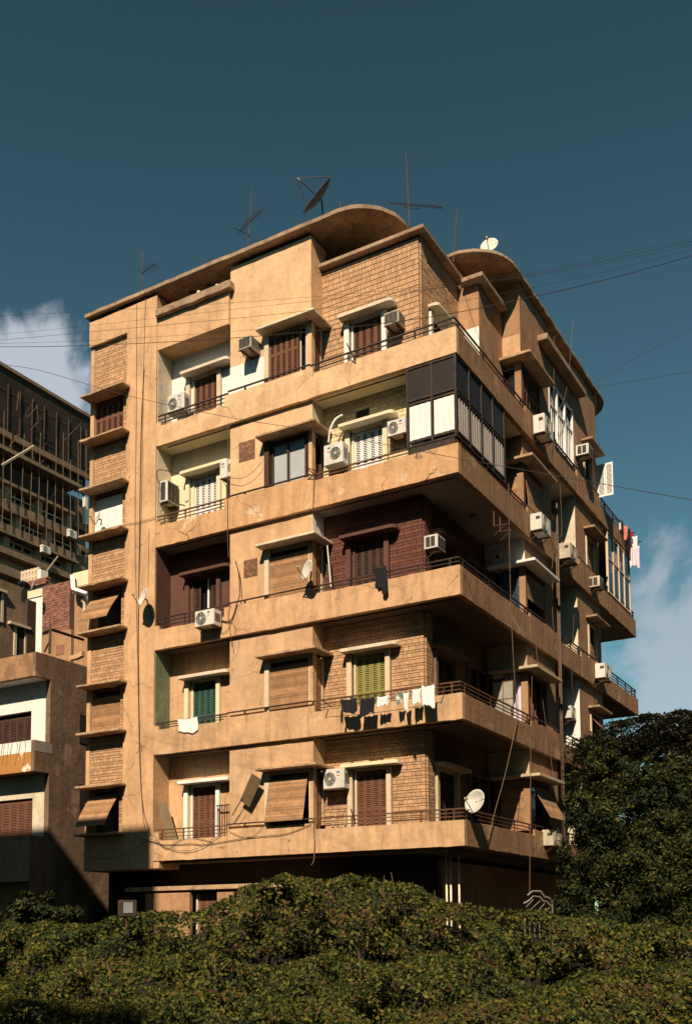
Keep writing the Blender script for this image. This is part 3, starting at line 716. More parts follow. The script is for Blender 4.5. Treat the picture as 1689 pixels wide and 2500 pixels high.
#@@MORE@@
# ------------------------------------------------------------------ air conditioners
def ac(loc, w, h, d, label, side=False, kind='split', m='ac', fan=.33, group='air conditioners on the facades', bracket=True, emblem=True, ez=0, rot=None):
    """front face at local y=0 looking to -Y, x 0..w, z 0..h, body going back to y=d"""
    rz = rot if rot is not None else (math.pi/2 if side else 0)
    o = thing('air_conditioner', label, 'air conditioner', loc, group, rz)
    MB().box(0, w, 0, d, 0, h).build('case', m, o, bevel=.012)
    g = MB()
    if kind == 'split':
        r = min(h*.42, w*.27); cx = w*fan; cz = h*.5
        g.disc((cx, cz), r, -.004)
        g.build('fan_opening', 'grille', o)
        b = MB()
        for q in range(5):
            a = q*2*math.pi/5+.3; p = [(cx+.03*math.cos(a), -.007, cz+.03*math.sin(a)), (cx+r*.86*math.cos(a-.25), -.007, cz+r*.86*math.sin(a-.25)), (cx+r*.86*math.cos(a+.25), -.007, cz+r*.86*math.sin(a+.25))]
            b.quad(*p[::-1])
        b.build('fan_blades', 'steel', o)
        c = MB()
        for rr in (.35, .6, .8, 1.0): c.tube([(cx+r*rr*math.cos(t*math.pi/12), -.014, cz+r*rr*math.sin(t*math.pi/12)) for t in range(25)], .004 if rr < 1 else .008, 4)
        for q in range(8): a = q*math.pi/4; c.tube([(cx, -.014, cz), (cx+r*math.cos(a), -.014, cz+r*math.sin(a))], .003, 4)
        c.build('fan_guard', m, o)
        MB().disc((cx, cz), r*.2, -.02, 12).build('fan_hub', 'ac', o)
        l = MB()
        for q in range(9): l.box(w-.001, w+.003, .06, d-.06, h*.25+q*h*.06, h*.25+q*h*.06+.015)
        l.box(-.003, .001, .05, d*.5, h*.62, h*.8)
        l.build('side_louvres', 'grille', o)
        if emblem:
            x_ = w*.72 if fan < .5 else w*.28
            e = MB(); n = 16; e.quad(*[(x_+.05*math.cos(2*math.pi*j/n), -.004, h*.82+.022*math.sin(2*math.pi*j/n)) for j in range(n)]); e.build('emblem', 'blue', o)
            MB().box(x_-.04, x_+.04, -.003, .001, h*.62, h*.66).build('red_mark', 'red', o)
    else:
        g.box(.03, w-.03, -.004, .001, .04, h-.04); g.build('grille_opening', 'grille', o)
        l = MB(); n = 7
        for q in range(n): z_ = .05+q*(h-.1)/n; l.box(.03, w-.03, -.012, -.005, z_+.01, z_+.022)
        for q in range(1, 3): l.box(q*w/3-.006, q*w/3+.006, -.013, -.004, .04, h-.04)
        l.build('louvres', 'steel', o)
        s = MB()
        for q in range(4): s.box(w-.001, w+.004, .08+q*(d-.12)/4, .08+q*(d-.12)/4+.05, .05, h-.05)
        for q in range(2): s.box(-.004, .001, .08+q*(d-.12)/2, .08+q*(d-.12)/2+d*.3, .05, h-.05)
        s.build('side_louvres', 'grille', o)
    if bracket:
        b = MB()
        for x in (.08, w-.08): b.box(x-.02, x+.02, 0, d+.1, -.04, -.003); b.tube([(x, .02, -.03), (x, d+.08, -.28)], .012, 4)
        b.box(.0, w, 0, .02, -.03, -.003); b.build('bracket', 'rust', o)
    return o
def acf(pbl, pbr, ptop, y, d, label, **k):
    a = AY(*pbl, y); b = AY(*pbr, y); t = AY(pbl[0], ptop, y)
    return ac((a.x, y, (a.z+b.z)/2), b.x-a.x, t.z-a.z, d, label, **k)
def acs(pc, ptop, x, w, d, label, **k):
    a = AX(*pc, x); t = AX(pc[0], ptop, x)
    return ac((x, a.y, a.z), w, t.z-a.z, d, label, side=True, **k)
acf((409, 1012), (449, 1000), 968, .10, .3, 'white outdoor unit on the top left recessed balcony beside brown shutters', bracket=False)
acf((582, 856), (612, 845), 827, -.38, .5, 'box air conditioner through the white patch left of the top bay window', kind='box', m='ac_old')
acf((937, 796), (972, 785), 765, .30, .42, 'box air conditioner on stone wall right of the top corner shutters', kind='box', m='ac_old')
_s = AX(409, 1200, -9.55).y; _z = AX(409, 1222, -9.55).z; o = ac((-9.55, _s, _z), AX(437, 1200, -9.55).y-_s, AX(409, 1170, -9.55).z-_z, .30, 'outdoor unit on the yellow cheek of the recess with white shutters', side=True, kind='box')
ac((-7.64, .2, AY(528, 1172, .2).z), .42, .52, .3, 'white outdoor unit half hidden behind the wall right of the white recess shutters', fan=.95)
acf((790, 1137), (837, 1128), 1087, .18, .32, 'large white unit standing on the yellow corner balcony left of white shutters', fan=.62, bracket=False)
acf((945, 1066), (990, 1056), 1028, .40, .3, 'white unit with red mark between white shutters and the glazed corner')
acf((476, 1530), (522, 1525), 1492, -.42, .36, 'white outdoor unit bolted on the parapet below the maroon recess')
acf((789, 1926), (840, 1924), 1878, .32, .36, 'white outdoor unit high on the stone wall of the lowest corner balcony')
acs((1322, 1290), 1250, .42, .8, .36, 'white unit on the side parapet by the slatted bay under the big white window', emblem=False)
acs((1329, 1052), 1008, .42, .8, .36, 'white louvred unit on the side parapet left of the big white framed window', emblem=False)
acs((1391, 1360), 1322, .40, .8, .36, 'dingy yellowed unit beside the bundle of pipes on the side wall', emblem=False, m='ac_old')
acs((1477, 1653), 1618, .40, .8, .36, 'white unit on the side parapet near the propped blind', emblem=False)
acs((1436, 1106), 1081, .35, .55, .45, 'box air conditioner under the far top canopy', kind='box')
acs((1463, 1430), 1405, .35, .5, .45, 'small yellowed box air conditioner left of the far glazed balcony', kind='box', m='ac_old')
acs((1350, 2064), 2025, .30, .8, .34, 'rusty yellowed unit at the end of the lowest side parapet', m='ac_old', emblem=False)
acs((1394, 1752), 1722, -.25, .7, .3, 'white unit in the recess beside the white lit wall', emblem=False)
acs((1226, 1655), 1624, -.85, .7, .3, 'white unit in the shaded side balcony above the barred panel', emblem=False)
acs((1222, 1385), 1347, -.80, .7, .3, 'dim white unit in shade of the side balcony on maroon floor', emblem=False)
acs((1068, 1335), 1302, -.95, .5, .4, 'small white box air conditioner on the maroon stone return', kind='box')

# ------------------------------------------------------------------ satellite dishes
def dish(c, nrm, dia, label, m='dish', foot=None, depth=.12, arm=True):
    nrm = Vector(nrm).normalized(); c = Vector(c)
    o = thing('satellite_dish', label, 'satellite dish', c)
    q = nrm.to_track_quat('Z', 'Y').to_matrix()
    r = dia/2; d = MB()
    def f(u, v): rr = r*u; a = 2*math.pi*v; return q @ Vector((rr*math.cos(a), rr*math.sin(a), depth*dia*(u*u-.5)))
    d.grid(f, 6, 28); d.build('reflector', m, o, smooth=True, solid=.01)
    a = MB(); lnb = q @ Vector((0, -r*.15, dia*.62))
    e1 = q @ Vector((0, -r*.98, .02*dia)); a.tube([e1, lnb], .012, 5)
    if dia > 1: 
        for t in (.8, 2.4): a.tube([q @ Vector((r*math.cos(t), r*math.sin(t), depth*dia*.5)), lnb], .012, 5)
    a.build('feed_arm', 'metal_dark', o)
    MB().tube([lnb, lnb + (q @ Vector((0, .02, -.09)))], .03, 8).build('receiver', 'ac_old', o)
    if foot is not None:
        ft = Vector(foot)-c; b = q @ Vector((0, 0, -.12)); MB().tube([q @ Vector((0, 0, -.03)), b, Vector((b.x, b.y, ft.z if abs(ft.z) > .2 else b.z)) if False else (b+ft)/2, ft], .022, 6).build('mount', 'metal_dark', o)
    return o
big = AY(778, 482, 1.2)
dish(big, RI*-.78+UP*.62-fw*.33, 1.25, 'large satellite dish seen edge-on on the roof left of the rounded slab end', m='dish_dark', foot=(AY(795, 540, 1.2).x, 1.2, 17.66))
dish(AY(350, 1460, -.42), (-.42, -.86, .28), .58, 'dish mounted on the tall pier casting a round dark shadow', foot=AY(372, 1508, -.02))
dish(AY(751, 1392, -.35), (-.45, -.87, .2), .56, 'white dish in front of the slatted bay window on maroon floor', foot=AY(757, 1425, .05))
dish(AX(1160, 1957, .22), (-.30, -.9, .25), .62, 'white dish on the side railing of the lowest corner balcony', foot=AX(1150, 1985, -.05))
dish(AX(1194, 600, -1.0), (.15, -.95, .3), .55, 'white dish on the rounded roof slab of the side wing', foot=AX(1198, 625, -1.0))
dish(AY(240, 1266, -.2), (-.5, -.8, .25), .45, 'thin dish on the sill of the white window in the left strip', foot=AY(247, 1282, -.1))
dish(AY(82, 1428, 12), (-.6, -.85, .25), .55, 'pale dish on the roof of the white walled house behind', foot=AY(84, 1440, 12.2))
dish(AY(60, 1430, 11), (-.1, .5, .85), .6, 'dark upturned dish by the old brown house', m='dish_dark', foot=AY(62, 1445, 11))

# ------------------------------------------------------------------ antennas
def antenna(base, top, label, booms=(), y=None, group='roof antennas'):
    o = thing('antenna', label, 'antenna', base, group); base = Vector(base); top = Vector(top)
    MB().tube([(0, 0, 0), top-base], [.019, .010], 6).build('mast', 'mast', o)
    for a, b, n, el in booms:
        a, b = Vector(a)-base, Vector(b)-base; m_ = MB(); m_.tube([a, b], .012, 5)
        d = (b-a).normalized(); s_ = d.cross(Vector((0, 0, 1))).normalized()
        if abs(s_.dot(RI)) < .35: s_ = (s_+RI*.6).normalized()
        for i in range(n):
            p = a+(b-a)*((i+.5)/n); L_ = el*(1-.5*i/n); m_.tube([p-s_*L_/2, p+s_*L_/2], .005, 4)
        m_.build('aerial', 'metal_dark', o)
    return o
def A1(px, py, y): return AY(px, py, y)
antenna(A1(347, 712, .6), A1(349, 612, .6), 'short antenna with a slanting aerial near the left roof end', [(A1(347, 668, .6), A1(381, 643, .1), 8, .6)])
antenna(A1(606, 606, 1.0), A1(616, 457, 1.0), 'antenna mast with a spiky aerial above the ochre bay', [(A1(587, 560, .6), A1(642, 512, 1.2), 9, .9), (A1(570, 556, .4), A1(604, 572, 1.2), 1, .3)])
antenna(A1(999, 552, 1.0), A1(991, 372, 1.0), 'tallest antenna with a long horizontal aerial beside the rounded roof slab', [(A1(1078, 506, .7), A1(950, 496, 1.6), 22, .3), (A1(985, 506, 1.0), A1(1026, 510, 1.0), 2, .2)])
antenna(A1(1106, 640, 3.0), A1(1115, 512, 3.0), 'bare mast stayed by a wire between the two roof slabs')
antenna(A1(1035, 580, 2.0), A1(1036, 555, 2.0), 'tiny antenna just behind the corner cornice', [(A1(1041, 575, 2), A1(1048, 555, 2), 1, .4)])
antenna(A1(829, 520, 2.0), A1(830, 492, 2.0), 'thin rod on the rounded roof slab')
antenna(AD(1537, 1790, 46), AD(1536, 1731, 46), 'rusty pole rising behind the trees at right')

# ------------------------------------------------------------------ laundry
def cloth(p0, w, h, m, label, folds=3, amp=.02, side=False, taper=0, group=None, name='garment', cat='laundry', legs=False, thick=.006):
    p0 = Vector(p0); ph = rnd.uniform(0, 6)
    def f(u, v):
        wd = w*(1-taper*v); x = (w-wd)/2+wd*u
        yy = amp*math.sin(u*folds*2*math.pi+ph+1.2*v)*(.3+.7*v)+.5*amp*math.sin(u*17+v*5+ph); zz = -h*v*(1+.10*math.sin(u*5+ph)*v+.04*math.sin(u*13+ph))-.035*math.sin(u*math.pi)*(1-v); x += .03*w*math.sin(v*5+ph)
        if legs and v > .55 and .35 < u < .65: zz = -h*.55*1.0
        return Vector((x, yy, zz)) if not side else Vector((-yy, x, zz))
    mb = MB(); mb.grid(lambda u, v: f(u, v), 28, 14)
    o = mb.build(name, m, None, smooth=True, solid=thick); o.location = p0; tag(o, label, cat, group); return o
yl = -.40; LG = 'laundry hung under the lime green shutters'
def cb(u, v): return (600+u/3.019, 1650+v/3.019)
for (u0, u1, v0, v1, m, lab, kw) in [
    (703, 820, 172, 278, 'cloth_k', 'black top with hanging sleeves, first on the line from the left', dict(legs=False)),
    (840, 945, 168, 296, 'cloth_k', 'black top with a pale spot, second on the line from the left', dict()),
    (962, 1048, 152, 228, 'cloth_w', 'small white cloth just right of the black tops', dict(taper=.1)),
    (1100, 1155, 128, 212, 'cloth_g', 'green and white patterned cloth on the line', dict(taper=.5)),
    (1162, 1200, 122, 262, 'cloth_w', 'narrow white cloth right of the green one', dict(taper=.3)),
    (1220, 1288, 98, 212, 'cloth_w', 'crumpled white shirt left of the large white trousers', dict(taper=.25)),
    (1297, 1392, 72, 236, 'cloth_w', 'large white garment at the right end of the line', dict(folds=2, taper=.02))]:
    a = AY(*cb(u0, v0), yl); b = AY(*cb(u1, v0), yl); c = AY(*cb(u0, v1), yl)
    cloth(a, b.x-a.x, a.z-c.z, m, lab, group=LG, **kw)
    if (u0, m) == (703, 'cloth_k'):
        q = AY(*cb(700, 250), yl-.01); cloth(q, .06, .36, m, 'black stocking hanging from the left edge of the first black top', group=LG, amp=.01)
# line and arms
la, lb = AY(*cb(560, 180), yl), AY(*cb(1420, 60), yl)
o = MB().tube([la + (lb-la)*t + Vector((0, 0, -.05*math.sin(t*math.pi))) for t in [i/12 for i in range(13)]], .006, 5).build('clothes_line', 'cable'); tag(o, 'clothes line stretched before the lime shuttered balcony', 'clothes line')
for p, k_ in ((la, 0), (lb, 1)):
    o = MB().tube([(p.x, .05, p.z-.08), (p.x, yl-.05, p.z+.02)], .014, 5).build('line_arm', 'rust'); tag(o, ['rusty arm at the left end of the laundry line', 'rusty arm at the right end of the laundry line'][k_], 'bracket')
a = AY(915, 1384, -.05); cloth(a, .36, .6, 'cloth_k', 'black garment draped over the railing of the maroon balcony', amp=.03)
a = AY(932, 1420, -.12); cloth(a, .16, .34, 'cloth_k', 'black sleeve dangling under the draped black garment', amp=.02)
def czd(u, v): return (180+u/3.14, 1300+v/3.14)
a = AY(*czd(803, 1432), -.03); cloth(a, .72, .42, 'cloth_w', 'white folded sheet over the railing by the green shutters', amp=.006)
RG = 'laundry off the far end of the top side balcony'
def c3(u, v): return (1330+u/3.32, 1150+v/3.32)
for (u, v, ub, vb, m, lab) in [(598, 418, 612, 480, 'cloth_w', 'small white rag nearest the railing at the far end'), (612, 405, 632, 500, 'cloth_k', 'dark sleeve right of the small white rag'), (635, 445, 665, 556, 'cloth_p', 'coral shirt hanging off the far balcony'),
    (655, 470, 690, 640, 'cloth_k', 'long dark garment between the coral and red ones'), (684, 488, 710, 540, 'cloth_r', 'red cloth hanging from the pole'), (705, 530, 745, 650, 'cloth_w', 'white shirt above the lilac one'), (680, 620, 762, 790, 'cloth_l', 'pale lilac long shirt, lowest of the hanging clothes')]:
    y_ = 15.2+(u-598)*.012; a = AY(*c3(u, v), y_); b = AY(*c3(ub, v), y_); c = AY(*c3(u, vb), y_)
    cloth(a, b.x-a.x, a.z-c.z, m, lab, group=RG, amp=.03)
for k_, (u, v, u2, v2) in enumerate([(540, 385, 615, 400), (640, 500, 728, 497), (700, 590, 782, 570)]):
    y_ = 15.3+k_*.7; o = MB().tube([AY(*c3(u, v), y_), AY(*c3(u2, v2), y_)], .02, 5).build('drying_pole', 'metal_dark'); tag(o, ['short drying pole nearest the far railing', 'middle drying pole through the red cloth', 'outermost drying pole above the lilac shirt'][k_], 'pole')

# ------------------------------------------------------------------ loose things on the balconies
# ladder
def tubes(name, segs, r, m, label, cat, n=5):
    mb = MB()
    for s_ in segs: mb.tube(s_, r, n)
    o = mb.build(name, m); tag(o, label, cat); return o
lx0 = AY(*czd(680, 500), .62); lx1 = AY(*czd(712, 500), .62)
lad = thing('ladder', 'white paint splashed ladder leaning in the maroon recess', 'ladder', (lx0.x, .6, lx0.z))
for dx, nm in ((0, 'rail'), (.16, 'rail')):
    MB().tube([(dx, .02, 0), (dx+.06, -.35, -1.05)], .022, 5).build(nm, 'conc_light', lad)
st = MB()
for i in range(5): t = .1+i*.2; st.tube([(.06*t, .02-.37*t, -1.05*t), (.16+.06*t, .02-.37*t, -1.05*t)], .014, 5)
st.build('rungs', 'steel', lad)
def corr(c, w, h, rot, m, label):
    o_ = MB()
    n = 40
    o_.grid(lambda u, v: (w*(u-.5), .018*math.sin(u*2*math.pi*7), h*(v-.5)), n*2, 1)
    o = o_.build('corrugated_sheet', m, None, solid=.004); o.rotation_euler = rot; o.location = c; tag(o, label, 'metal sheet'); return o
corr(AY(410, 2008, .35), .34, 1.25, (R(8), R(-14), 0), 'tin', 'grey green corrugated sheet leaning in the lowest recess')
corr(AY(612, 1929, -.12), .38, .86, (R(6), R(33), 0), 'tin', 'tilted corrugated sheet hung by the lowest bay window')
a_ = AY(603, 1962, -.1)
tubes('stick', [[AY(592, 1948, -.1), AY(567, 1991, -.1)]], .015, 'wood_dark', 'dark stick below the tilted corrugated sheet', 'stick')
# grille panel at recess
pm = MB()
for i in range(7): pm.box(-7.93+i*.085, -7.91+i*.085, .5, .52, .45, 1.55)
pm.box(-7.95, -7.36, .49, .53, 1.55, 1.58); o = pm.build('iron_grille', 'metal_dark'); tag(o, 'dark iron grille standing right of the brown door in the lowest recess', 'grille')
# brooms at bay
tubes('broom', [[AY(799, 1332, .3), AY(808, 1436, .2)]], .016, 'white', 'white stick standing by the bay on the maroon balcony', 'stick')
tubes('broom', [[AY(797, 1378, .3), AY(806, 1432, .2)]], .014, 'wood_green', 'green stick beside the white one', 'stick')
def lamp_like(): pass
# clothes drying brackets
for px, py, px2, py2, lab in [(846, 838, 868, 885, 'dark bent bracket on the top corner railing'), (856, 1975, 868, 2012, 'dark bent bracket on the lowest railing'), (745, 1140, 775, 1160, 'thin bracket at the yellow balcony left end')]:
    a, b = AY(px, py, -.25), AY(px2, py2, -.02)
    tubes('rail_bracket', [[a, (a+b)/2 + Vector((.02, 0, -.05)), b], [a, b+Vector((0, 0, .1))]], .014, 'metal_dark', lab, 'bracket')
# empty ac bracket on side parapet
a = AX(1205, 1285, .02)
b_ = MB()
for dy in (0, .45): b_.tube([(0, dy, 0), (.38, dy, -.02)], .018, 4); b_.tube([(0, dy, .42), (0, dy, 0)], .018, 4); b_.tube([(.36, dy, 0), (0, dy, -.25)], .014, 4)
b_.tube([(.38, 0, -.02), (.38, .45, -.02)], .018, 4); o = b_.build('empty_bracket', 'rust'); o.location = a; tag(o, 'empty rusty bracket on the side parapet under the glazed corner', 'bracket')
# barred glass panel on side balcony k1
def px5(u, v): return (1180+u/7.136, 1560+v/7.136)
a = AX(*px5(235, 690), -.35); o = thing('glazed_panel', 'rusty framed glass panel standing on the shaded side balcony', 'glass panel', (-.75, 3.9, a.z-.95))
f_ = MB()
for x in (0, .3, .6): f_.box(x, x+.02, 0, .02, 0, 1.0)
for z_ in (0, .5, 1.0): f_.box(0, .62, 0, .02, z_, z_+.02)
f_.build('frame', 'rust', o); MB().box(.02, .6, .008, .012, .02, 1.0).build('pane', mat('dusty_glass', (.35, .32, .26), rough=.35, var=.2, scale=5), o)
# junk on lowest balcony
jk = MB()
for i in range(14):
    x = rnd.uniform(-4.1, -3.5); jk.tube([(x, rnd.uniform(.2, .6), .16), (x+rnd.uniform(-.3, .3), rnd.uniform(.2, .6), .16+rnd.uniform(.3, .95))], rnd.uniform(.008, .02), 4)
o = jk.build('scrap_pile', 'wood_cream'); o['kind'] = 'stuff'; tag(o, 'pile of sticks and scrap under the lowest outdoor unit', 'scrap')
# ceiling lamp in soffit
o = MB().tube([(-.75, .55, 9.36), (-.75, .55, 9.45)], .13, 20).build('ceiling_lamp', 'conc'); tag(o, 'round lamp under the corner soffit above the maroon balcony', 'lamp'); o.location = (0, 2.2, 0)

# ------------------------------------------------------------------ cables
def smooth(pts, n=8):
    pts = [Vector(p) for p in pts]; out = []
    for i in range(len(pts)-1):
        p0 = pts[max(i-1, 0)]; p1 = pts[i]; p2 = pts[i+1]; p3 = pts[min(i+2, len(pts)-1)]
        for k in range(n):
            t = k/n; out.append(.5*((2*p1)+(p2-p0)*t+(2*p0-5*p1+4*p2-p3)*t*t+(3*p1-p0-3*p2+p3)*t**3))
    out.append(pts[-1]); return out
def cable(pts, r, label, m='cable', name='overhead_cable', group='cables strung across the street'):
    o = MB().tube(smooth(pts), r, 5).build(name, m); tag(o, label, 'cable', group); return o
YC = -8.0
for pts, r, lab in [
    ([(-60, 836), (300, 803), (762, 757), (1018, 712), (1310, 668), (1540, 622), (1750, 575)], .007, 'upper cable running from the cloud across the facade to the right sky'),
    ([(-60, 847), (200, 844), (600, 823), (1008, 780), (1310, 722), (1540, 666), (1750, 606)], .012, 'thick dark cable crossing the box air conditioners'),
    ([(-60, 775), (200, 761), (600, 737), (1018, 702), (1310, 662), (1540, 613), (1750, 571)], .005, 'top thin cable crossing the roof bay'),
    ([(-60, 822), (200, 797), (600, 752), (1018, 708), (1310, 672), (1540, 630), (1750, 583)], .005, 'thin cable crossing the pier top'),
    ([(-60, 840), (200, 832), (600, 806), (1018, 752), (1310, 700), (1540, 648), (1750, 590)], .005, 'thin cable just above the thick dark one'),
    ([(-60, 868), (0, 888), (100, 905), (305, 964), (560, 1019), (740, 1048), (1018, 1100), (1140, 1123), (1590, 1203), (1750, 1232)], .010, 'long cable descending across the yellow balconies to the right'),
    ([(1440, 938), (1500, 905), (1590, 852), (1750, 770)], .005, 'thin cable rising right from the rounded slab end'),
    ([(1440, 946), (1590, 923), (1750, 895)], .005, 'thin cable leaving the rounded slab end nearly level')]:
    cable([AY(x, y, YC) for x, y in pts], r*.5, lab)
FW = 'wires hung on the facade'
def wf(pts, lab, r=.006, m='cable', y=-.035): cable([AY(a, b, y) for a, b in pts], r, lab, m, 'facade_wire', FW)
def ws(pts, lab, r=.007, m='cable_tan', x=.05): cable([AX(a, b, x) for a, b in pts], r, lab, m, 'facade_wire', FW)
wf([(334, 742), (333, 1000), (330, 1300), (334, 1500), (338, 1700), (341, 1850), (352, 2010), (372, 2040)], 'first thin wire running down the tall pier', m='cable_tan')
wf([(352, 900), (345, 1050), (341, 1300), (338, 1560), (341, 1800), (348, 1960), (368, 2036)], 'second wire running down the tall pier', .010)
wf([(356, 712), (352, 850), (349, 1000), (346, 1200), (341, 1400)], 'third short wire on the upper pier', m='cable_tan')
wf([(364, 1290), (362, 1400), (361, 1430)], 'short looped wire above the pier dish', m='cable_tan')
wf([(557, 1030), (556, 1290), (558, 1360)], 'wire falling at the right edge of the recess', .008, 'cable_tan')
wf([(764, 1245), (767, 1180), (770, 1150)], 'short dark wire above the white bay canopy', .010)
wf([(765, 2000), (768, 2060), (766, 2100), (760, 2112)], 'thick cable dangling below the lowest parapet', .014, 'cable_tan')
wf([(330, 2044), (372, 2055), (400, 2062), (470, 2060), (500, 2062), (600, 2046), (640, 2042), (700, 2035), (760, 2012)], 'dark cable sagging along the lowest parapet', .009)
wf([(200, 2085), (245, 2096), (290, 2092), (340, 2066), (372, 2050), (420, 2073), (460, 2077), (500, 2064), (520, 2048), (560, 2020), (595, 1975)], 'long sagging cable across pier foot and lowest parapet', .008, 'cable_tan', y=-.06)
wf([(375, 2035), (390, 2060), (410, 2072), (440, 2050), (470, 2045), (520, 2056)], 'tangled cable at the lower pier corner', .007)
wf([(560, 2030), (590, 2042), (620, 2040), (648, 2010)], 'thin looping cable below the hung corrugated sheet', .006)
wf([(520, 1500), (545, 1516), (565, 1512), (577, 1480), (585, 1450), (583, 1400), (575, 1370)], 'thick black cable looping beside the maroon recess', .016)
wf([(565, 1470), (558, 1500), (562, 1540), (567, 1580)], 'thin wires dropping beside the maroon recess', .008)
wf([(530, 1535), (545, 1545), (560, 1530), (575, 1490)], 'loose loop by the outdoor unit of the maroon recess', .007, 'cable_tan')
wf([(560, 1165), (590, 1168), (620, 1150), (638, 1128)], 'curved wire left of the grey curtained bay', .007)
wf([(386, 1180), (384, 1150), (400, 1148), (435, 1155), (437, 1150)], 'black hose over the unit on the yellow cheek', .014)
wf([(303, 1280), (340, 1275), (385, 1262)], 'wire crossing the pier at the yellow floor', .008)
wf([(780, 1990), (800, 1975), (835, 1945)], 'wire under the lowest corner outdoor unit', .007)
cable([AY(802, 1080, .2), AY(806, 1050, .2), AY(818, 1025, .3), AY(836, 1013, .45)], .028, 'white hose arching over the large white unit', 'white', 'hose', FW)
ws([(1117, 665), (1140, 740), (1170, 830), (1200, 890), (1222, 920)], 'diagonal wire over the top stair box', .006, 'cable_tan', -.1)
ws([(1241, 1180), (1244, 1400), (1250, 1560), (1262, 1760)], 'long vertical wire over the shaded side balconies', .010)
ws([(1300, 1500), (1310, 1600), (1325, 1720), (1350, 1900), (1357, 2000)], 'slanting wire by the curtained side bay', .009)
ws([(1262, 1755), (1235, 1880), (1205, 1990), (1185, 2070)], 'wire slanting down across the lowest side balcony', .010)
ws([(1298, 1600), (1297, 1750), (1295, 1850), (1293, 2100), (1292, 2180)], 'vertical wire beside the lowest side bay', .009)
ws([(1398, 780), (1392, 860), (1380, 960), (1358, 1010)], 'pale wires slanting over the big white window', .007, 'cable_tan')
ws([(1352, 820), (1350, 1000), (1346, 1100)], 'vertical wire left of the big white window', .007, 'cable_tan')
ws([(1400, 1500), (1395, 1650), (1400, 1700)], 'vertical wire on the side wall right of the pipes', .006)
ws([(1366, 1180), (1370, 1300), (1356, 1320), (1345, 1420), (1352, 1560)], 'wandering wire left of the pipes', .008)
ws([(1452, 960), (1456, 1040), (1466, 1110)], 'thin wire below the rounded slab end', .006, 'cable')
ws([(1476, 1640), (1470, 1655), (1455, 1650), (1448, 1665), (1460, 1680)], 'wire tangle left of the far white unit', .010)
ws([(1372, 1320), (1362, 1340), (1350, 1335), (1340, 1300)], 'wire tangle beside the pipe bundle', .010)
# soil pipes on the side wall (parts of the building)
pp = MB(); pp.tube([(.04, 7.62, 11.4), (.04, 7.62, GZ)], .032, 10)
P(pp, 'drain_pipe', 'mast', smooth=True)
pp = MB(); pp.tube([(.05, 7.42, 10.4), (.05, 7.42, -1)], .022, 8); P(pp, 'drain_pipe', 'rust', smooth=True)

# ------------------------------------------------------------------ neighbour A (left, white recess, orange parapet)
NX = -14.0
NA = thing('neighbour_house', 'brown side walled house at left with white recess, dark shutters and orange patterned parapet', 'building', (NX-4, 4, GZ))
def PN(root):
    ro = Vector(root.location)
    def f(mb, name, m, parent=None, **k):
        o = mb.build(name, m, None, **k); o.parent = parent or root; o.matrix_parent_inverse = Matrix.Translation(-ro) if parent is None else Matrix.Identity(4); return o
    return f
pa = PN(NA)
yw = AX(124, 1700, NX).y; yp = AX(87, 1700, NX).y
zt0, zt1 = AX(87, 1590, NX).z, AX(87, 1649, NX).z
zp0, zp1 = AX(87, 1806, NX).z, AX(87, 1882, NX).z
zq0 = AX(87, 2040, NX).z
sb = MB(); sb.box(NX-.25, NX, yw, 12, GZ, zt0); sb.box(NX-.002, NX+.0, yp, yw, zt1, zt0)
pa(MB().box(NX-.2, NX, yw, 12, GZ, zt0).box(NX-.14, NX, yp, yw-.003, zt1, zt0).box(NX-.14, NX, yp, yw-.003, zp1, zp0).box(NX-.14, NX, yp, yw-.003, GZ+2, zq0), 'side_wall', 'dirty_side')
pa(MB().box(-24, NX-.14, yp, yp+.14, zt1, zt0), 'roof_parapet', 'brown', bevel=.015)
pa(MB().box(-24, NX-.14, yp+.14, yw+.1, zt1, zt1+.15), 'soffit', 'white')
f_ = MB(); wx = AY(77, 1780, yw).x; wz1 = AY(60, 1738, yw).z; wz0 = zp1+.1
hole(f_, -24, NX-.2, zp1+.15, zt1-.003, -18.0, wx, wz0+.1, wz1, yw, yw+.2)
pa(f_, 'front_wall', 'white')
sh_ = pa(shutter(MB(), -17.9, wx-.02, wz0+.1, wz1-.15, yw+.06, 9, (.35,)), 'shutter', 'wood_dark')
pa(MB().box(-18.0, wx, yw+.19, yw+.2, wz0+.1, wz1), 'pane', 'dark')
pm_ = (zp0+zp1)/2+.12
pa(MB().box(-24, NX-.14, yp, yp+.14, zp1, pm_), 'lower_parapet', 'orange')
pa(MB().box(-24, NX-.14, yp-.004, yp+.14, pm_, zp0), 'parapet', 'white')
pa(MB().box(NX-.001, NX+.006, yp+.02, yw+.12, pm_+.02, zp0-.02), 'grey_patch', 'soffit_w')
pa(MB().box(-24, NX-.14, yp+.14, yw+.1, zp1, zp1+.15), 'floor_slab', 'soffit')
f_ = MB(); wz1 = AY(60, 1950, yw).z; wx2 = AY(80, 1980, yw).x
hole(f_, -24, NX-.2, zq0-.5, zp1-.003, -18.0, wx2, zq0-.4, wz1, yw, yw+.2)
pa(f_, 'front_wall', 'conc_light')
pa(shutter(MB(), -17.9, wx2-.02, zq0-.4, wz1-.08, yw+.06, 9, (.35,)), 'shutter', 'wood')
pa(MB().box(-18.0, wx2, yw+.19, yw+.2, zq0-.4, wz1), 'pane', 'dark')
pa(MB().box(-24, NX-.14, yp, yp+.14, zq0-1.4, zq0), 'parapet', 'brown')
pa(MB().box(-24, NX-.2, yw+.003, yw+.2, GZ, zq0-.5), 'ground_wall', 'brown')
pa(MB().box(-24, NX-.2, yw+.6, 12, GZ, zt0-.6), 'inner_wall', 'dark')
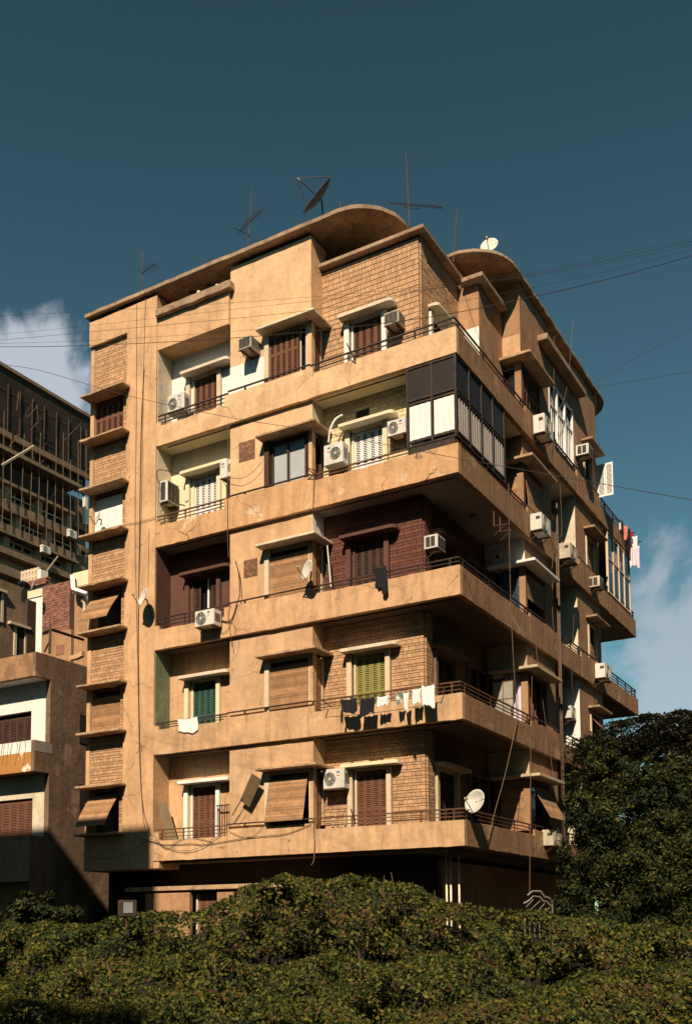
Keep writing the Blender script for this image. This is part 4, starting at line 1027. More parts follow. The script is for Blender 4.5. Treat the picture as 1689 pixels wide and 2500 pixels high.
# clothes hooks on the white parapet
hk = MB()
for i, px in enumerate((12, 22, 44, 64)):
    p = AY(px, 1812, yp-.01); hk.tube([(p.x-.05, yp-.02, p.z+.12), (p.x+.06, yp-.25, p.z+.1), (p.x, yp-.3, p.z-.45)], .01, 4)
pa(hk, 'line_hooks', 'metal_dark')
for (u, v) in ((186, 1770), (186, 1940)):
    pa(MB().box(NX-.0, NX+.02, AX(200, v, NX).y-.1, AX(212, v, NX).y+.3, AX(200, v+ 45, NX).z, AX(200, v-25, NX).z), 'side_opening', 'dark')
# rusty pergola frame on its roof
fr_ = MB(); p1 = AX(122, 1595, -14.5); p2 = AX(124, 1536, -14.5); p3 = AX(205, 1562, -14.3); fr_.tube([p1, p2], .06, 4); fr_.tube([p2, p3], .05, 4); fr_.tube([AX(109, 1592, -14.8), AX(120, 1570, -14.6)], .04, 4); fr_.tube([p2, AX(122, 1510, -14.5)], .015, 4)
o = fr_.build('rusty_gantry', 'metal_dark'); tag(o, 'bent dark iron frame standing on the roof edge of the white recess house', 'frame')

# ------------------------------------------------------------------ house B: brick and white block behind
YB = 13.0
HB = thing('brick_house', 'unplastered brick block with a white wall strip behind the left neighbour', 'building', (AY(130, 1500, YB).x, YB, GZ))
pb = PN(HB)
def rectY(mb, px0, py0, px1, py1, Y, d=.4):
    a = AY(px0, py1, Y); b = AY(px1, py1, Y); c = AY(px0, py0, Y); return mb.box(a.x, b.x, Y, Y+d, a.z, c.z)
pb(rectY(MB(), 105, 1434, 171, 1560, YB, 3), 'brick_core', 'mortar')
a = AY(105, 1552, YB); b = AY(171, 1552, YB); c = AY(105, 1434, YB)
bk = MB(); z_ = a.z; i = 0
while z_ < c.z-.1:
    x = a.x+(0 if i % 2 else -.15)
    while x < b.x-.02:
        xa = max(x, a.x); xb = min(x+.24, b.x)
        if xb-xa > .05: bk.box(xa, xb, YB-.03-rnd.uniform(0, .035), YB, z_, z_+.10)
        x += .255
    z_ += .12; i += 1
pb(bk, 'brickwork', 'redbrick')
pb(rectY(MB(), 100, 1552, 172, 1700, YB-.25, 3), 'lower_wall', 'brown')
pb(rectY(MB(), 68, 1462, 104, 1700, YB+.3, 2), 'white_wall', 'white')
pb(rectY(MB(), 68, 1434, 104, 1462, YB+.25, 2), 'yellow_wall', 'cream')
bk = MB(); a = AY(69, 1434, YB+.1); b = AY(112, 1434, YB+.1); c = AY(69, 1420, YB+.1); z_ = a.z; i = 0
while z_ < c.z:
    x = a.x+(0 if i % 2 else -.12)
    while x < b.x: bk.box(x, x+.22, YB+.08+rnd.uniform(0, .02), YB+.3, z_, z_+.07); x += .235
    z_ += .085; i += 1
pb(bk, 'parapet_bricks', 'redbrick')
sc = MB(); a = AY(53, 1429, YB+.4); b = AY(92, 1429, YB+.4); c = AY(53, 1399, YB+.4); dx = (b.x-a.x)/5; dz = (c.z-a.z)/2
for i in range(6): sc.box(a.x+i*dx-.06, a.x+i*dx+.06, YB+.4, YB+.55, a.z-.2, c.z+.1)
for i in range(3): sc.box(a.x, b.x, YB+.41, YB+.54, a.z+i*dz-.07, a.z+i*dz+.07)
for i in range(5):
    for j in range(2): sc.ob((a.x+(i+.5)*dx, YB+.47, a.z+(j+.5)*dz), (dx*1.1, .06, .05), Matrix.Rotation(.8, 3, 'Y')); sc.ob((a.x+(i+.5)*dx, YB+.47, a.z+(j+.5)*dz), (dx*.9, .05, .05), Matrix.Rotation(-.8, 3, 'Y'))
pb(sc, 'breeze_block_screen', 'wood_cream')
pb(rectY(MB(), 93, 1391, 100, 1420, YB+.3, .5), 'white_pillar', 'white')
w2 = AY(137, 1588, YB-.3)
pb(rectY(MB(), 137, 1576, 157, 1600, YB-.27, .1), 'brick_infill', 'redbrick')
# house E: beige, right of the brick block
HE = thing('beige_house', 'pale beige low house with a white kinked ledge beside the brick block', 'building', (AY(190, 1430, 9).x, 9, GZ)); pe = PN(HE)
pe(rectY(MB(), 178, 1400, 240, 1448, 10.0, 3), 'upper_wall', 'cream')
pe(rectY(MB(), 180, 1448, 240, 1660, 10.3, 3), 'lower_wall', 'brown')
l_ = MB(); l_.tube([AY(177, 1405, 9.8), AY(180, 1440, 9.8)], .14, 4); l_.tube([AY(180, 1440, 9.8), AY(214, 1451, 9.6)], .12, 4); pe(l_, 'white_ledge', 'white')
pe(rectY(MB(), 203, 1452, 208, 1492, 9.9, .2), 'post', 'conc_light')
l_ = MB(); l_.grid(lambda u, v: AY(172+32*u, 1612-12*v*(1-(1-u)*.2) + (-10*u*u), 8.5), 10, 2); pe(l_, 'curved_parapet', 'plaster', solid=.2)
# house C: old brown building, facing the alley
XC = -21.0
HC = thing('old_house', 'weathered dark brown old house at the left edge with tall narrow openings', 'building', (XC-3, AX(60, 1500, XC).y-4, GZ)); pc = PN(HC)
y1 = AX(80, 1500, XC).y; y0 = AX(-60, 1500, XC).y; zc = AX(50, 1432, XC).z; zc2 = AX(70, 1475, XC).z
ym = AX(52, 1500, XC).y
pc(MB().box(XC-6, XC, y0-2, ym, GZ, zc).box(XC-6, XC, ym, y1, GZ, zc2), 'wall', 'tower')
pc(MB().box(XC-.02, XC+.10, y1-.35, y1+.1, GZ, zc2+.15), 'downpipe_chase', 'wood_dark')
for (p0, p1, q0, q1) in ((33, 64, 1532, 1600), (-10, 7, 1445, 1515)):
    a = AX(p0, q1, XC); b = AX(p1, q1, XC); t = AX((p0+p1)/2, q0, XC)
    f_ = MB(); f_.box(XC, XC+.06, a.y, a.y+.12, a.z, t.z); f_.box(XC, XC+.06, b.y-.12, b.y, a.z, t.z); f_.box(XC, XC+.16, a.y-.3, b.y+.1, t.z, t.z+.1)
    wn = pc(f_, 'window', 'wood_cream'); pc(MB().box(XC, XC+.02, a.y+.12, b.y-.12, a.z, t.z), 'pane', 'dark', parent=wn)

# ------------------------------------------------------------------ tower D
XD = -69.0
TD = thing('office_tower', 'tall brown tower block with dark screened top storeys and long window bands at far left', 'building', (XD-8, 48, GZ)); pd = PN(TD)
def Yd(px, py=1200): return AX(px, py, XD).y
def Zd_(py, px=98): return AX(px, py, XD).z
yL = Yd(-120); yR = Yd(219)
zt = AX(0, 893, XD).z; zb = AX(0, 1049, XD).z
pd(MB().box(XD-12, XD, yL, yR, zb, zt), 'screened_top', 'screen')
bm = MB(); bm.box(XD-12, XD+.25, yL, yR+.1, zt, zt+.35); bm.box(XD, XD+.3, yL, yR, zb-.5, zb+.1)
pd(bm, 'screen_beam', 'tower')
ps = MB()
for i in range(9):
    px = 14+i*30; y_ = Yd(px); ps.box(XD+.1, XD+.2, y_-.05, y_+.05, zb, zt-1.5)
for i in range(1, 3): ps.box(XD, XD+.08, yL, yR, zb+(zt-zb)*i/3-.06, zb+(zt-zb)*i/3+.06)
pd(ps, 'screen_poles', 'wood_dark')
lt = MB()
for i in range(70): y_ = yL+(yR-yL)*i/70; lt.box(XD-.0, XD+.04, y_, y_+.1, zb, zt)
for i in range(34): z_ = zb+(zt-zb)*i/34; lt.box(XD-.0, XD+.05, yL, yR, z_, z_+.12)
pd(lt, 'reed_lattice', 'screen')
sc_ = MB()
for i in range(26):
    y_ = rnd.uniform(yL, yR); z_ = rnd.uniform(zb-9, zt-2); a_ = rnd.uniform(-1.2, 1.2); l_ = rnd.uniform(.8, 2.6)
    sc_.tube([(XD+.3, y_, z_), (XD+.3+rnd.uniform(0, 1.4), y_+l_*math.sin(a_), z_+l_*math.cos(a_))], rnd.uniform(.03, .05), 4)
for i in range(16):
    y_ = yL+(yR-yL)*(i+.5)/16; sc_.tube([(XD+1.3, y_, zb-10), (XD+1.3, y_+rnd.uniform(-.3, .3), zb+rnd.uniform(-2, 5))], .05, 4)
pd(sc_, 'scaffold_poles', 'bark')
zr = Zd_(1154)      # terrace roof
yg = Yd(108)
pd(MB().box(XD-10, XD-.4, yL, yg, zr, zb), 'plant_room', 'screen')
tr = MB(); ya, yb = yg, Yd(208, 1160)
for i in range(6):
    y_ = ya+(yb-ya)*i/5; tr.box(XD-.3, XD, y_-.1, y_+.1, zr, zb)
    if i < 5:
        y2 = ya+(yb-ya)*(i+1)/5
        tr.tube([(XD-.15, y_, zr), (XD-.15, y2, zb)], .1, 4); tr.tube([(XD-.15, y_, zb), (XD-.15, y2, zr)], .07, 4)
for z_ in (zr+.1, (zr+zb)/2): tr.box(XD-.25, XD-.05, ya, yb, z_, z_+.15)
pd(tr, 'steel_truss', 'metal_dark')
pd(MB().box(XD-14, XD+1.6, yL, Yd(172, 1180), zr-.4, zr), 'terrace_roof', 'tower')
z1222 = Zd_(1222); yM = Yd(170, 1250)
pd(MB().box(XD-12, XD-.5, yL, yR, GZ, zr-.4), 'facade_wall', 'tower')
rows = [(1222, 1229, .9), (1264, 1284, .5), (1287, 1292, .9), (1322, 1341, .7), (1344, 1349, 1.1), (1372, 1392, .7), (1420, 1440, .7)]
bd = MB()
for i, (a_, b_, pr_) in enumerate(rows): bd.box(XD-.5, XD+pr_, yL, yM+(i > 0)*.4, Zd_(b_), Zd_(a_))
pd(bd, 'floor_bands', 'tower')
bd = MB()
for (a_, b_, pr_) in [(1235, 1250, .3), (1290, 1303, .3)]: bd.box(XD-.5, XD+pr_, yM+.5, yR, Zd_(b_), Zd_(a_))
pd(bd, 'side_bands', 'tower')
wv = [(1229, 1264), (1292, 1322), (1349, 1372)]
for q, (a_, b_) in enumerate(wv):
    z0_, z1_ = Zd_(b_), Zd_(a_); n = 9
    for i in range(n):
        yy0 = yM-(i+1)*4.2+(1.4 if q == 1 else 0); yy1 = yy0+3.5
        if yy1 < yL: break
        pl = MB().box(XD-.4, XD+.45, yy1, yy1+.7, z0_, z1_); pd(pl, 'pier', 'conc')
        f_ = MB()
        for j in range(4): f_.box(XD-.42, XD-.3, yy0+j*3.5/3-.05, yy0+j*3.5/3+.05, z0_, z1_)
        f_.box(XD-.3, XD-.1, yy0, yy1, z0_+.9, z0_+1.0)
        wn = pd(f_, 'window', 'conc_light'); pd(MB().box(XD-.49, XD-.45, yy0, yy1, z0_, z1_), 'pane', 'glass', parent=wn)
rl = MB(); zr0 = z1222
for i in range(120): y_ = yL+(yM-yL)*i/120; rl.box(XD+.7, XD+.78, y_, y_+.08, zr0, zr0+1.4)
rl.box(XD+.68, XD+.8, yL, yM, zr0+1.4, zr0+1.52); pd(rl, 'terrace_railing', 'metal_dark')
for i in range(6):
    y_ = yM-2.5-i*4.5; pd(MB().box(XD-.5, XD-.44, y_-1.2, y_+.6, zr0+.1, zr0+2.6), 'terrace_door', 'dark')
pd(MB().box(XD+.2, XD+.6, yR-1.2, yR-.3, zr0-.5, zr-.5), 'white_corner_pier', 'white')
pk = MB(); o1 = MB()
plank = MB().tube([AD(6, 1136, 50), AD(84, 1089, 50)], .07, 4).build('plank', 'wood_cream'); tag(plank, 'pale plank jutting from the screened top of the tower', 'plank')
plank = MB().tube([AY(96, 1418, 14), AY(141, 1359, 14)], .05, 4).build('plank', 'wood_cream'); tag(plank, 'pale plank sticking up from the brick house roof', 'plank')
# right-hand low end of tower
pd(MB().box(XD-12, XD+.2, yM+.5, yR, GZ, Zd_(1310)), 'low_wing', 'tower')
for (px, py) in ((105, 1338),):
    a = AX(px, py+8, XD+1.6); ac((XD+1.6, a.y, a.z), 1.1, .75, .4, 'white outdoor unit on the window band of the far tower', side=True, emblem=False, group='outdoor units on the far tower')
a = AX(170, 1308, XD+1.6); ac((XD+1.6, a.y, a.z), 1.1, .8, .4, 'white outdoor unit near the corner of the far tower', side=True, emblem=False, group='outdoor units on the far tower')

# ------------------------------------------------------------------ street block outside the frame, plus unseen blocks added to cut sky fill
OB = thing('street_building', 'plain apartment block across the street shading the left corner', 'building', (-20, -27, GZ)); po = PN(OB)
po(MB().box(-38, -3.95, -34, -20, GZ, 19.4), 'wall', 'brown'); po(MB().box(-38.2, -3.95, -34.2, -20, 19.4, 19.45), 'roof', 'conc')
for fz in range(6):
    for i in range(8): po(MB().box(-36+i*4, -34.6+i*4, -20.0, -19.96, GZ+1+fz*3.3+1, GZ+1+fz*3.3+2.6), 'window', 'glass')
OB2 = thing('side_fill_blocker', 'unseen plain block added at right to cut sky fill', 'building', (36, 6, GZ)); po = PN(OB2)  # unseen block added to hold back sky fill and bounce
po(MB().box(24, 44, -16, 40, GZ, 27), 'wall', 'tower')
for fz in range(5):
    for i in range(10): po(MB().box(23.96, 24, -12+i*5, -10.4+i*5, GZ+1+fz*3.5+1, GZ+1+fz*3.5+2.6), 'window', 'glass')

for q, (x0, x1, hh, lb) in enumerate([(-62, -31, 25, 'tall unseen block added behind the viewer at left to cut sky fill'), (-30, -2, 26, 'tall unseen block added straight behind the viewer to cut sky fill'), (-1, 30, 24, 'lower unseen block added behind the viewer at right to cut sky fill'), (31, 60, 26, 'tall unseen block added far right behind the viewer to cut sky fill')]):
    ob_ = thing('rear_fill_blocker', lb, 'building', ((x0+x1)/2, -57, GZ), 'unseen blocks added behind the viewer against sky fill'); po = PN(ob_)  # unseen, added to keep low sky light out of the shadows
    po(MB().box(x0, x1, -66, -50, GZ, hh), 'wall', 'tower')
    for fz in range(9):
        for i in range(int((x1-x0)/4)-1): po(MB().box(x0+2+i*4, x0+3.5+i*4, -50, -49.95, GZ+1+fz*3.6+1, GZ+1+fz*3.6+2.6), 'window', 'glass')
# ------------------------------------------------------------------ foliage
rng = np.random.default_rng(5)
def leaves(name, pts, nrm, size, m, parent=None, asp=.62, jit=.9, loc=(0, 0, 0)):
    n = len(pts); nr = nrm + rng.normal(0, jit, (n, 3)); nr /= np.linalg.norm(nr, axis=1)[:, None]+1e-9
    t = rng.normal(0, 1, (n, 3)); t -= (t*nr).sum(1)[:, None]*nr; t /= np.linalg.norm(t, axis=1)[:, None]+1e-9
    b = np.cross(nr, t); s = size*rng.uniform(.45, 1.45, n)[:, None]
    P0 = pts - t*s*.5; P1 = pts + b*s*asp*.5 + nr*s*.08 - t*s*.08; P2 = pts + t*s*.5 - nr*s*.10; P3 = pts - b*s*asp*.5 + nr*s*.08 - t*s*.08
    v = np.stack([P0, P1, P2, P3], 1).reshape(-1, 3) - np.array(loc)
    me = bpy.data.meshes.new(name); me.vertices.add(4*n); me.vertices.foreach_set('co', v.astype(np.float32).ravel())
    idx = np.arange(4*n).reshape(n, 4); tri = np.stack([idx[:, [0, 1, 2]], idx[:, [0, 2, 3]]], 1).reshape(-1)
    me.loops.add(6*n); me.loops.foreach_set('vertex_index', tri.astype(np.int32))
    me.polygons.add(2*n); me.polygons.foreach_set('loop_start', np.arange(0, 6*n, 3, dtype=np.int32)); me.polygons.foreach_set('loop_total', np.full(2*n, 3, dtype=np.int32))
    me.materials.append(M[m]); me.update(calc_edges=True); me.validate()
    o = bpy.data.objects.new(name, me); COL.objects.link(o)
    if parent: o.parent = parent
    return o
# camera-side frame on the ground: f = horizontal view axis, l = lateral
fh = np.array([math.sin(yaw), math.cos(yaw), 0.]); lh = np.array([math.cos(yaw), -math.sin(yaw), 0.]); C0 = np.array([CAM.x, CAM.y, 0.])
def hnoise(x, ph):
    return .5*np.sin(x*1.1+ph)+.3*np.sin(x*2.3+ph*2.1)+.2*np.sin(x*4.7+ph*.7)
def hedge(label, D, lat0, lat1, ztop, depth, n, size, ph, amp=.12, mounds=()):
    """one long clipped-but-overgrown hedge; D = distance in front of the camera, ztop = crest height"""
    base = C0+fh*D+lh*(lat0+lat1)/2; base[2] = GZ
    o = thing('hedge', label, 'hedge', base, 'overgrown hedges along the street', -yaw)
    def crest(s): 
        z = ztop + amp*hnoise(s, ph)
        for c, w_, h_ in mounds: z = z + h_*np.exp(-((s-c)/w_)**2)
        return z
    s = rng.uniform(lat0, lat1, n); a = rng.uniform(-.15, math.pi*.62, n)      # angle around crest profile
    lump = 1+.20*np.sin(s*4.1+a*3+ph)+.16*np.sin(s*8.3-a*5+ph)+.10*np.sin(s*15.1+a*9)+.09*rng.normal(0, 1, n)
    zc = crest(s); rr = depth*.5*lump
    hh = (zc-GZ)*.5
    y = -np.cos(a)*rr; z = zc-hh*.55 + np.sin(a)*hh*.55*(.78+.22*lump)
    low = rng.random(n) < .30; z = np.where(low, GZ+(zc-GZ)*rng.uniform(.15, .5, n), z); y = np.where(low, -rr*(1.02+.05*rng.random(n)), y)
    pts = C0+np.outer(s, lh)+np.outer(D+y, fh); pts[:, 2] = z
    nr = np.outer(-np.cos(a), fh)+np.array([0, 0, 1.])*np.sin(a)[:, None]
    dark = rng.random(n)
    # recessed gaps: drop leaves in pockets
    keep = ~((np.sin(s*3.3+ph)*np.sin(z*6.0+s*1.7+ph*3)+.6*np.sin(s*8.1+z*11) > .70) & (rng.random(n) < .75))
    ob = leaves('foliage', pts[keep], nr[keep], size, 'leaf_hedge', loc=base*0)
    ob.parent = o; ob.matrix_parent_inverse = Matrix.LocRotScale(Vector(base), Matrix.Rotation(-yaw, 3, 'Z'), None).inverted()
    # dark solid mound under the leaves, standing in for inner shade
    c = MB()
    ns = 60
    def f(u, v):
        s_ = lat0+(lat1-lat0)*u; a_ = -.4+v*(math.pi+.4); zc_ = float(crest(np.array(s_))); hh_ = (zc_-GZ)*.5
        r_ = depth*.5*.62; yy = -math.cos(a_)*r_; zz = zc_-hh_*.55+math.sin(a_)*hh_*.55*.68 - .08
        if v < .12: zz = GZ
        p = C0+lh*s_+fh*(D+yy); return (p[0], p[1], zz)
    c.grid(f, ns, 12); k = c.build('dark_core', 'leafcore'); k.parent = o; k.matrix_parent_inverse = ob.matrix_parent_inverse.copy()
    tw = MB()
    for i in range(int((lat1-lat0)*3)):
        s_ = rnd.uniform(lat0, lat1); zc_ = float(crest(np.array(s_))); p = C0+lh*s_+fh*(D-depth*.48+rnd.uniform(0, .5)); z0_ = zc_-rnd.uniform(.1, .7)
        tw.tube([(p[0], p[1], z0_), (p[0]+rnd.uniform(-.1, .1), p[1]+rnd.uniform(-.1, .1), z0_+rnd.uniform(.12, .28))], rnd.uniform(.003, .007), 4)
    k = tw.build('twigs', 'bark'); k['kind'] = 'stuff'; k.parent = o; k.matrix_parent_inverse = ob.matrix_parent_inverse.copy()
    return o
M['leafcore'] = mat('dark_hedge_core', (.016, .013, .006), var=.5, scale=14, bump=1)
hedge('tallest hedge at the back rising to a broad hump before the building', 13.0, -8, 6.5, -2.02, 2.4, 105000, .052, 1.0, .07, mounds=[(-.3, 1.75, .60), (.9, .6, .10), (-.9, .3, .06), (-3, 1.3, .07), (2.7, 1.2, .13)])
hedge('second hedge from the back with a dip near its middle', 10.9, -6.5, 5.5, -2.44, 2.1, 90000, .047, 2.6, .13, mounds=[(-2.4, .8, .12), (-.2, .35, .12), (1.0, .5, .14), (2.2, .4, -.1)])
hedge('third hedge from the back with brownish top leaves', 9.2, -5.5, 5, -2.68, 1.9, 78000, .043, 4.4, .12, mounds=[(2.2, .5, .16), (-1.2, .4, .14), (.4, .3, -.1)])
hedge('nearest hedge along the bottom of the view', 7.8, -4.5, 4.5, -2.88, 1.7, 64000, .039, .4, .10, mounds=[(-1, .4, .12), (1.4, .35, .12)])

def tree(name, label, base, blobs, n, size, m, trunk=(), group=None, asp=.45, jit=.8, shell=.55):
    o = thing(name, label, 'tree', base, group)
    tot = sum(b[1][0]*b[1][2]+b[1][1]*b[1][2] for b in blobs); P_, N_ = [], []
    for c, rad in blobs:
        k = int(n*(rad[0]*rad[2]+rad[1]*rad[2])/tot); d = rng.normal(0, 1, (k, 3)); d /= np.linalg.norm(d, axis=1)[:, None]
        # leaf clumps: snap to cluster centres
        nc = max(6, k//150); cd_ = rng.normal(0, 1, (nc, 3)); cd_ /= np.linalg.norm(cd_, axis=1)[:, None]; cr = rng.uniform(shell, 1.2, nc)
        ci = rng.integers(0, nc, k); cp_ = cd_[ci]*cr[ci][:, None] + rng.normal(0, .12, (k, 3))
        P_.append(np.array(c)+cp_*np.array(rad)); N_.append(cp_+np.array([0, 0, .3]))
    pts = np.concatenate(P_); nr = np.concatenate(N_); pts_ = pts-np.array(base)
    leaves('crown', pts_, nr, size, m, parent=o, asp=asp, jit=jit)
    t = MB()
    for seg, r in trunk: t.tube([Vector(p)-Vector(base) for p in seg], r, 8)
    if trunk: t.build('trunk', 'bark', o)
    return o
def gp(px, D, z): p = AD(px, CY, D); return (p.x, p.y, z)
def blob(px, py, D, rpx, rpy, rd=None):
    p = AD(px, py, D); s_ = D/FPX; return ((p.x, p.y, p.z), (rpx*s_, (rd or rpx)*s_, rpy*s_))
D = 15.5
bl = [blob(1465, 1870, D, 55, 50), blob(1440, 1835, D, 22, 30), blob(1560, 1925, D, 80, 60), blob(1660, 1915, D, 60, 70), blob(1415, 1965, D, 45, 60), blob(1520, 2000, D-.3, 95, 80), blob(1650, 2030, D-.3, 95, 90), blob(1445, 2090, D-.2, 70, 70), blob(1560, 2130, D-.6, 105, 90), blob(1680, 2150, D-.6, 90, 110), blob(1410, 2190, D-.2, 55, 60), blob(1510, 2240, D-.6, 95, 80), blob(1640, 2280, D-.8, 95, 80), blob(1500, 1850, D+.1, 26, 26), blob(1585, 1870, D, 30, 26), blob(1700, 1880, D, 50, 60), blob(1600, 2200, D+.6, 90, 80), blob(1560, 2060, D+.6, 90, 60), blob(1435, 2290, D-.4, 70, 60), blob(1380, 2110, D-.1, 24, 30), blob(1372, 2230, D-.1, 30, 28), blob(1395, 1900, D, 18, 18), blob(1620, 1860, D, 22, 24)]
b0 = gp(1560, D, GZ)
tree('ficus_tree', 'dense dark green tree at right with sunlit yellowish upper leaves', b0, bl, 135000, .056, 'leaf_tree', [([b0, gp(1565, D, -2.5), gp(1575, D, -1.0)], [.22, .16, .1]), ([gp(1565, D, -2.8), gp(1480, D, -.5)], [.1, .04]), ([gp(1565, D, -2.6), gp(1640, D, -.3)], [.1, .04])], shell=.45)
b1 = gp(1640, 36, GZ)
tree('garden_tree', 'dark tree mass far behind the dense tree', b1, [blob(1560, 2080, 36, 90, 110), blob(1680, 2060, 36, 110, 130), blob(1820, 2080, 38, 120, 120), blob(1960, 2100, 40, 120, 110), blob(1640, 2190, 35, 150, 70), blob(1520, 2170, 34, 60, 70)], 30000, .16, 'leaf_tree', [([b1, gp(1640, 36, .5)], .2)])
# feathery trees behind
def feather(label, px, py, D, spread, n_, h):
    base = gp(px, D, GZ); o = thing('feathery_tree', label, 'tree', base, 'feathery trees behind the dark tree'); s_ = D/FPX
    P_, N_ = [], []; t = MB(); top = AD(px, py, D)
    t.tube([(0, 0, 0), Vector((top.x, top.y, top.z-1.5))-Vector(base)], [.16, .07], 7)
    for i in range(n_):
        a = rnd.uniform(-1, 1); c = AD(px+a*spread, py+rnd.uniform(0, 1)*h+abs(a)*h*.35, D+rnd.uniform(-1.5, 1.5)); w_ = rnd.uniform(20, 44)*s_; k = 95
        q = rng.normal(0, 1, (k, 3))*np.array([w_*.6, w_*.6, w_*.07]); q[:, 2] -= .28*(q[:, 0]**2+q[:, 1]**2)/w_
        P_.append(np.array(c)+q); N_.append(np.tile([0, 0, 1.], (k, 1)))
        t.tube([Vector((top.x, top.y, top.z-1.5))-Vector(base), Vector(c)-Vector(base)], [.03, .01], 4)
    pts = np.concatenate(P_)-np.array(base); leaves('crown', pts, np.concatenate(N_), .15, 'leaf_far', parent=o, asp=.35, jit=.35)
    t.build('trunk', 'bark', o)
feather('feathery topped tree between the balcony end and the right edge', 1575, 1735, 30, 110, 80, 110)
feather('feathery topped tree cut by the right edge', 1690, 1715, 28, 90, 80, 130)
feather('lower feathery tree directly under the far balconies', 1490, 1775, 32, 80, 60, 90)
b0 = gp(105, 17, GZ)
tree('shrub', 'dark shrub in the shade at the lower left', b0, [blob(105, 2225, 17, 65, 45), blob(70, 2260, 17, 60, 45), blob(150, 2250, 17, 45, 40), blob(20, 2290, 16, 70, 60)], 12000, .09, 'leaf_tree', [([b0, gp(105, 17, -2.2)], .08)])

# ------------------------------------------------------------------ floodlight and gate
p = AD(312, 2218, 12.2)
o = thing('floodlight', 'grey floodlight on a short post behind the hedge at left', 'floodlight', (p.x, p.y, p.z), None, -yaw+.25)
MB().box(-.11, .11, -.02, .10, -.10, .10).build('housing', 'metal_dark', o, bevel=.01)
MB().box(-.05, .06, -.032, -.022, -.055, .075).build('lens', mat('floodlight_lens', (.5, .52, .52), rough=.25, var=.1, metal=.6), o)
MB().tube([(0, .05, -.15), (0, .05, GZ-p.z)], .025, 6).build('post', 'metal_dark', o)
g0 = AD(1312, 2232, 21.0)
o = thing('iron_gate', 'ornate pale iron gate top with stepped curve at the foot of the corner', 'gate', (g0.x, g0.y, g0.z), None, -yaw)
s_ = 21.0/FPX
def gq(px, py): return ((px-1312)*s_, 0, (2232-py)*s_)
MB().tube([gq(*q) for q in [(1288, 2186), (1300, 2176), (1320, 2176), (1330, 2190), (1340, 2192), (1348, 2200), (1348, 2300)]], .020, 5).build('top_rail', 'steel', o)
MB().tube([gq(*q) for q in [(1278, 2206), (1292, 2198), (1302, 2188), (1318, 2190), (1326, 2200), (1336, 2202), (1344, 2212)]], .018, 5).build('inner_rail', 'steel', o)
mb = MB()
for q in ((1284, 2215, 1302, 2196), (1290, 2226, 1318, 2200), (1306, 2230, 1330, 2206), (1320, 2234, 1342, 2216)): mb.tube([gq(q[0], q[1]), gq(q[2], q[3])], .013, 4)
for px in range(1280, 1350, 12): mb.tube([gq(px, 2234), gq(px, 2380)], .018, 4)
mb.tube([gq(1276, 2234), gq(1348, 2234)], .03, 4)
mb.build('bars', 'steel', o)
#@@END@@

# ------------------------------------------------------------------ light, sky
SD = Vector((-.30, 1.0, -.92)).normalized()
sl = bpy.data.lights.new('sun', 'SUN'); sl.energy = 4.6; sl.angle = R(.5); sl.color = (1, .83, .63)
so_ = bpy.data.objects.new('sun', sl); COL.objects.link(so_); so_.rotation_euler = SD.to_track_quat('-Z', 'Y').to_euler(); so_.location = (20, -40, 40)
w = bpy.data.worlds.new('World'); S.world = w; w.use_nodes = True; nt = w.node_tree; N = nt.nodes; L = nt.links
bg = N['Background']; bg.inputs['Strength'].default_value = .05
sky = N.new('ShaderNodeTexSky'); sky.sky_type = 'NISHITA'; sky.sun_disc = False
el = math.asin(-SD.z); sky.sun_elevation = el
az = math.atan2(-SD.x, -SD.y)      # clockwise from +Y
sky.sun_rotation = az; sky.air_density = 1.0; sky.dust_density = .1; sky.ozone_density = 2.0
hs = N.new('ShaderNodeMix'); hs.data_type = 'RGBA'; hs.blend_type = 'MULTIPLY'; hs.inputs[0].default_value = 1
L.new(sky.outputs[0], hs.inputs[6])
tc = N.new('ShaderNodeTexCoord')
sp = N.new('ShaderNodeSeparateXYZ'); L.new(tc.outputs['Generated'], sp.inputs[0])
el_ = N.new('ShaderNodeMapRange'); el_.inputs[1].default_value = .15; el_.inputs[2].default_value = .68; L.new(sp.outputs['Z'], el_.inputs[0])
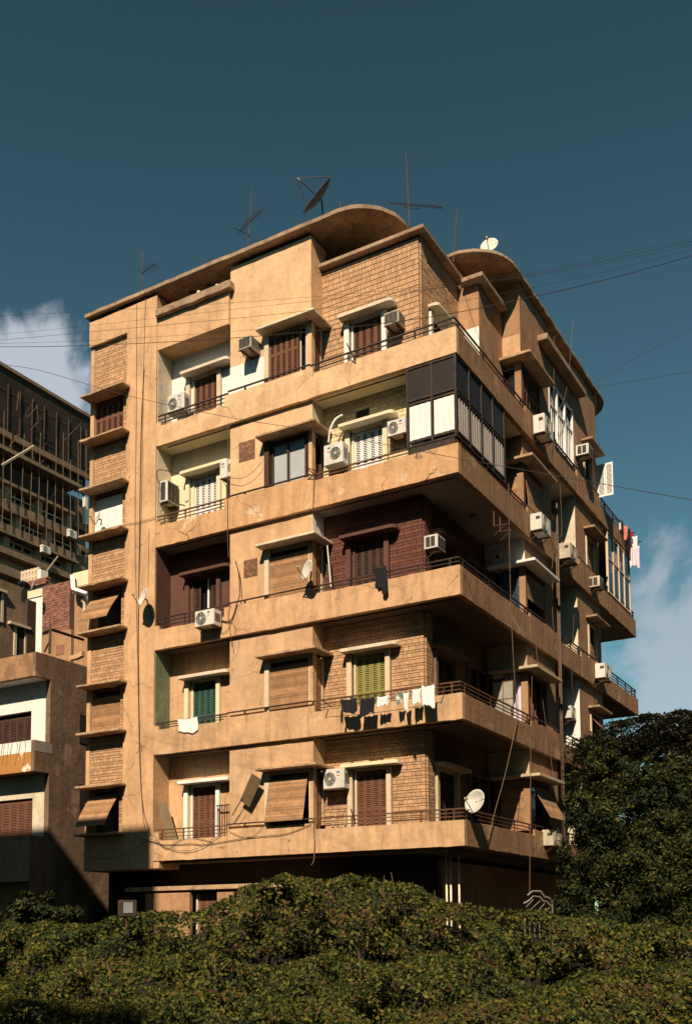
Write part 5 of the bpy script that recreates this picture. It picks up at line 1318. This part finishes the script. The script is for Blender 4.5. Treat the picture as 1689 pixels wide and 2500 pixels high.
tn = N.new('ShaderNodeMix'); tn.data_type = 'RGBA'; L.new(el_.outputs[0], tn.inputs[0]); tn.inputs[6].default_value = (.92, 1.38, 1.12, 1); tn.inputs[7].default_value = (.52, .74, .56, 1)
L.new(tn.outputs[2], hs.inputs[7])
# clouds, by direction
def cloud(dirv, size, sc, thr, prev, colr, strength):
    dv = Vector(dirv).normalized()
    dp = N.new('ShaderNodeVectorMath'); dp.operation = 'DISTANCE'; L.new(tc.outputs['Generated'], dp.inputs[0]); dp.inputs[1].default_value = dv
    n = N.new('ShaderNodeTexNoise'); n.inputs['Scale'].default_value = sc; n.inputs['Detail'].default_value = 9; n.inputs['Roughness'].default_value = .55; n.inputs['Distortion'].default_value = .3
    L.new(tc.outputs['Generated'], n.inputs['Vector'])
    a = N.new('ShaderNodeMath'); a.operation = 'MULTIPLY_ADD'; L.new(dp.outputs['Value'], a.inputs[0]); a.inputs[1].default_value = -1/size; a.inputs[2].default_value = 1
    s = N.new('ShaderNodeMath'); s.operation = 'MULTIPLY_ADD'; L.new(n.outputs['Fac'], s.inputs[0]); s.inputs[1].default_value = 1.5; L.new(a.outputs[0], s.inputs[2])
    m = N.new('ShaderNodeMapRange'); m.interpolation_type = 'SMOOTHSTEP'; m.inputs[1].default_value = thr; m.inputs[2].default_value = thr+.32; m.inputs[4].default_value = strength; L.new(s.outputs[0], m.inputs[0])
    x = N.new('ShaderNodeMix'); x.data_type = 'RGBA'; L.new(m.outputs[0], x.inputs[0]); L.new(prev, x.inputs[6]); x.inputs[7].default_value = (*colr, 1)
    return x.outputs[2]
cc = cloud(ray(30, 960), .105, 14, 1.0, hs.outputs[2], (7.6, 8.3, 9.4), .92)
cc = cloud(ray(1800, 1660), .19, 11, 1.02, cc, (7.2, 7.9, 8.9), .66)
cc = cloud(ray(1410, 1225), .022, 40, .95, cc, (5, 5.6, 7), .5)
L.new(cc, bg.inputs['Color'])
S.view_settings.view_transform = 'Standard'; S.view_settings.look = 'None'; S.view_settings.exposure = .45; S.view_settings.gamma = 1
S.render.engine = 'CYCLES'; S.cycles.max_bounces = 6; S.cycles.diffuse_bounces = 1
S.render.resolution_x = 691; S.render.resolution_y = 1024
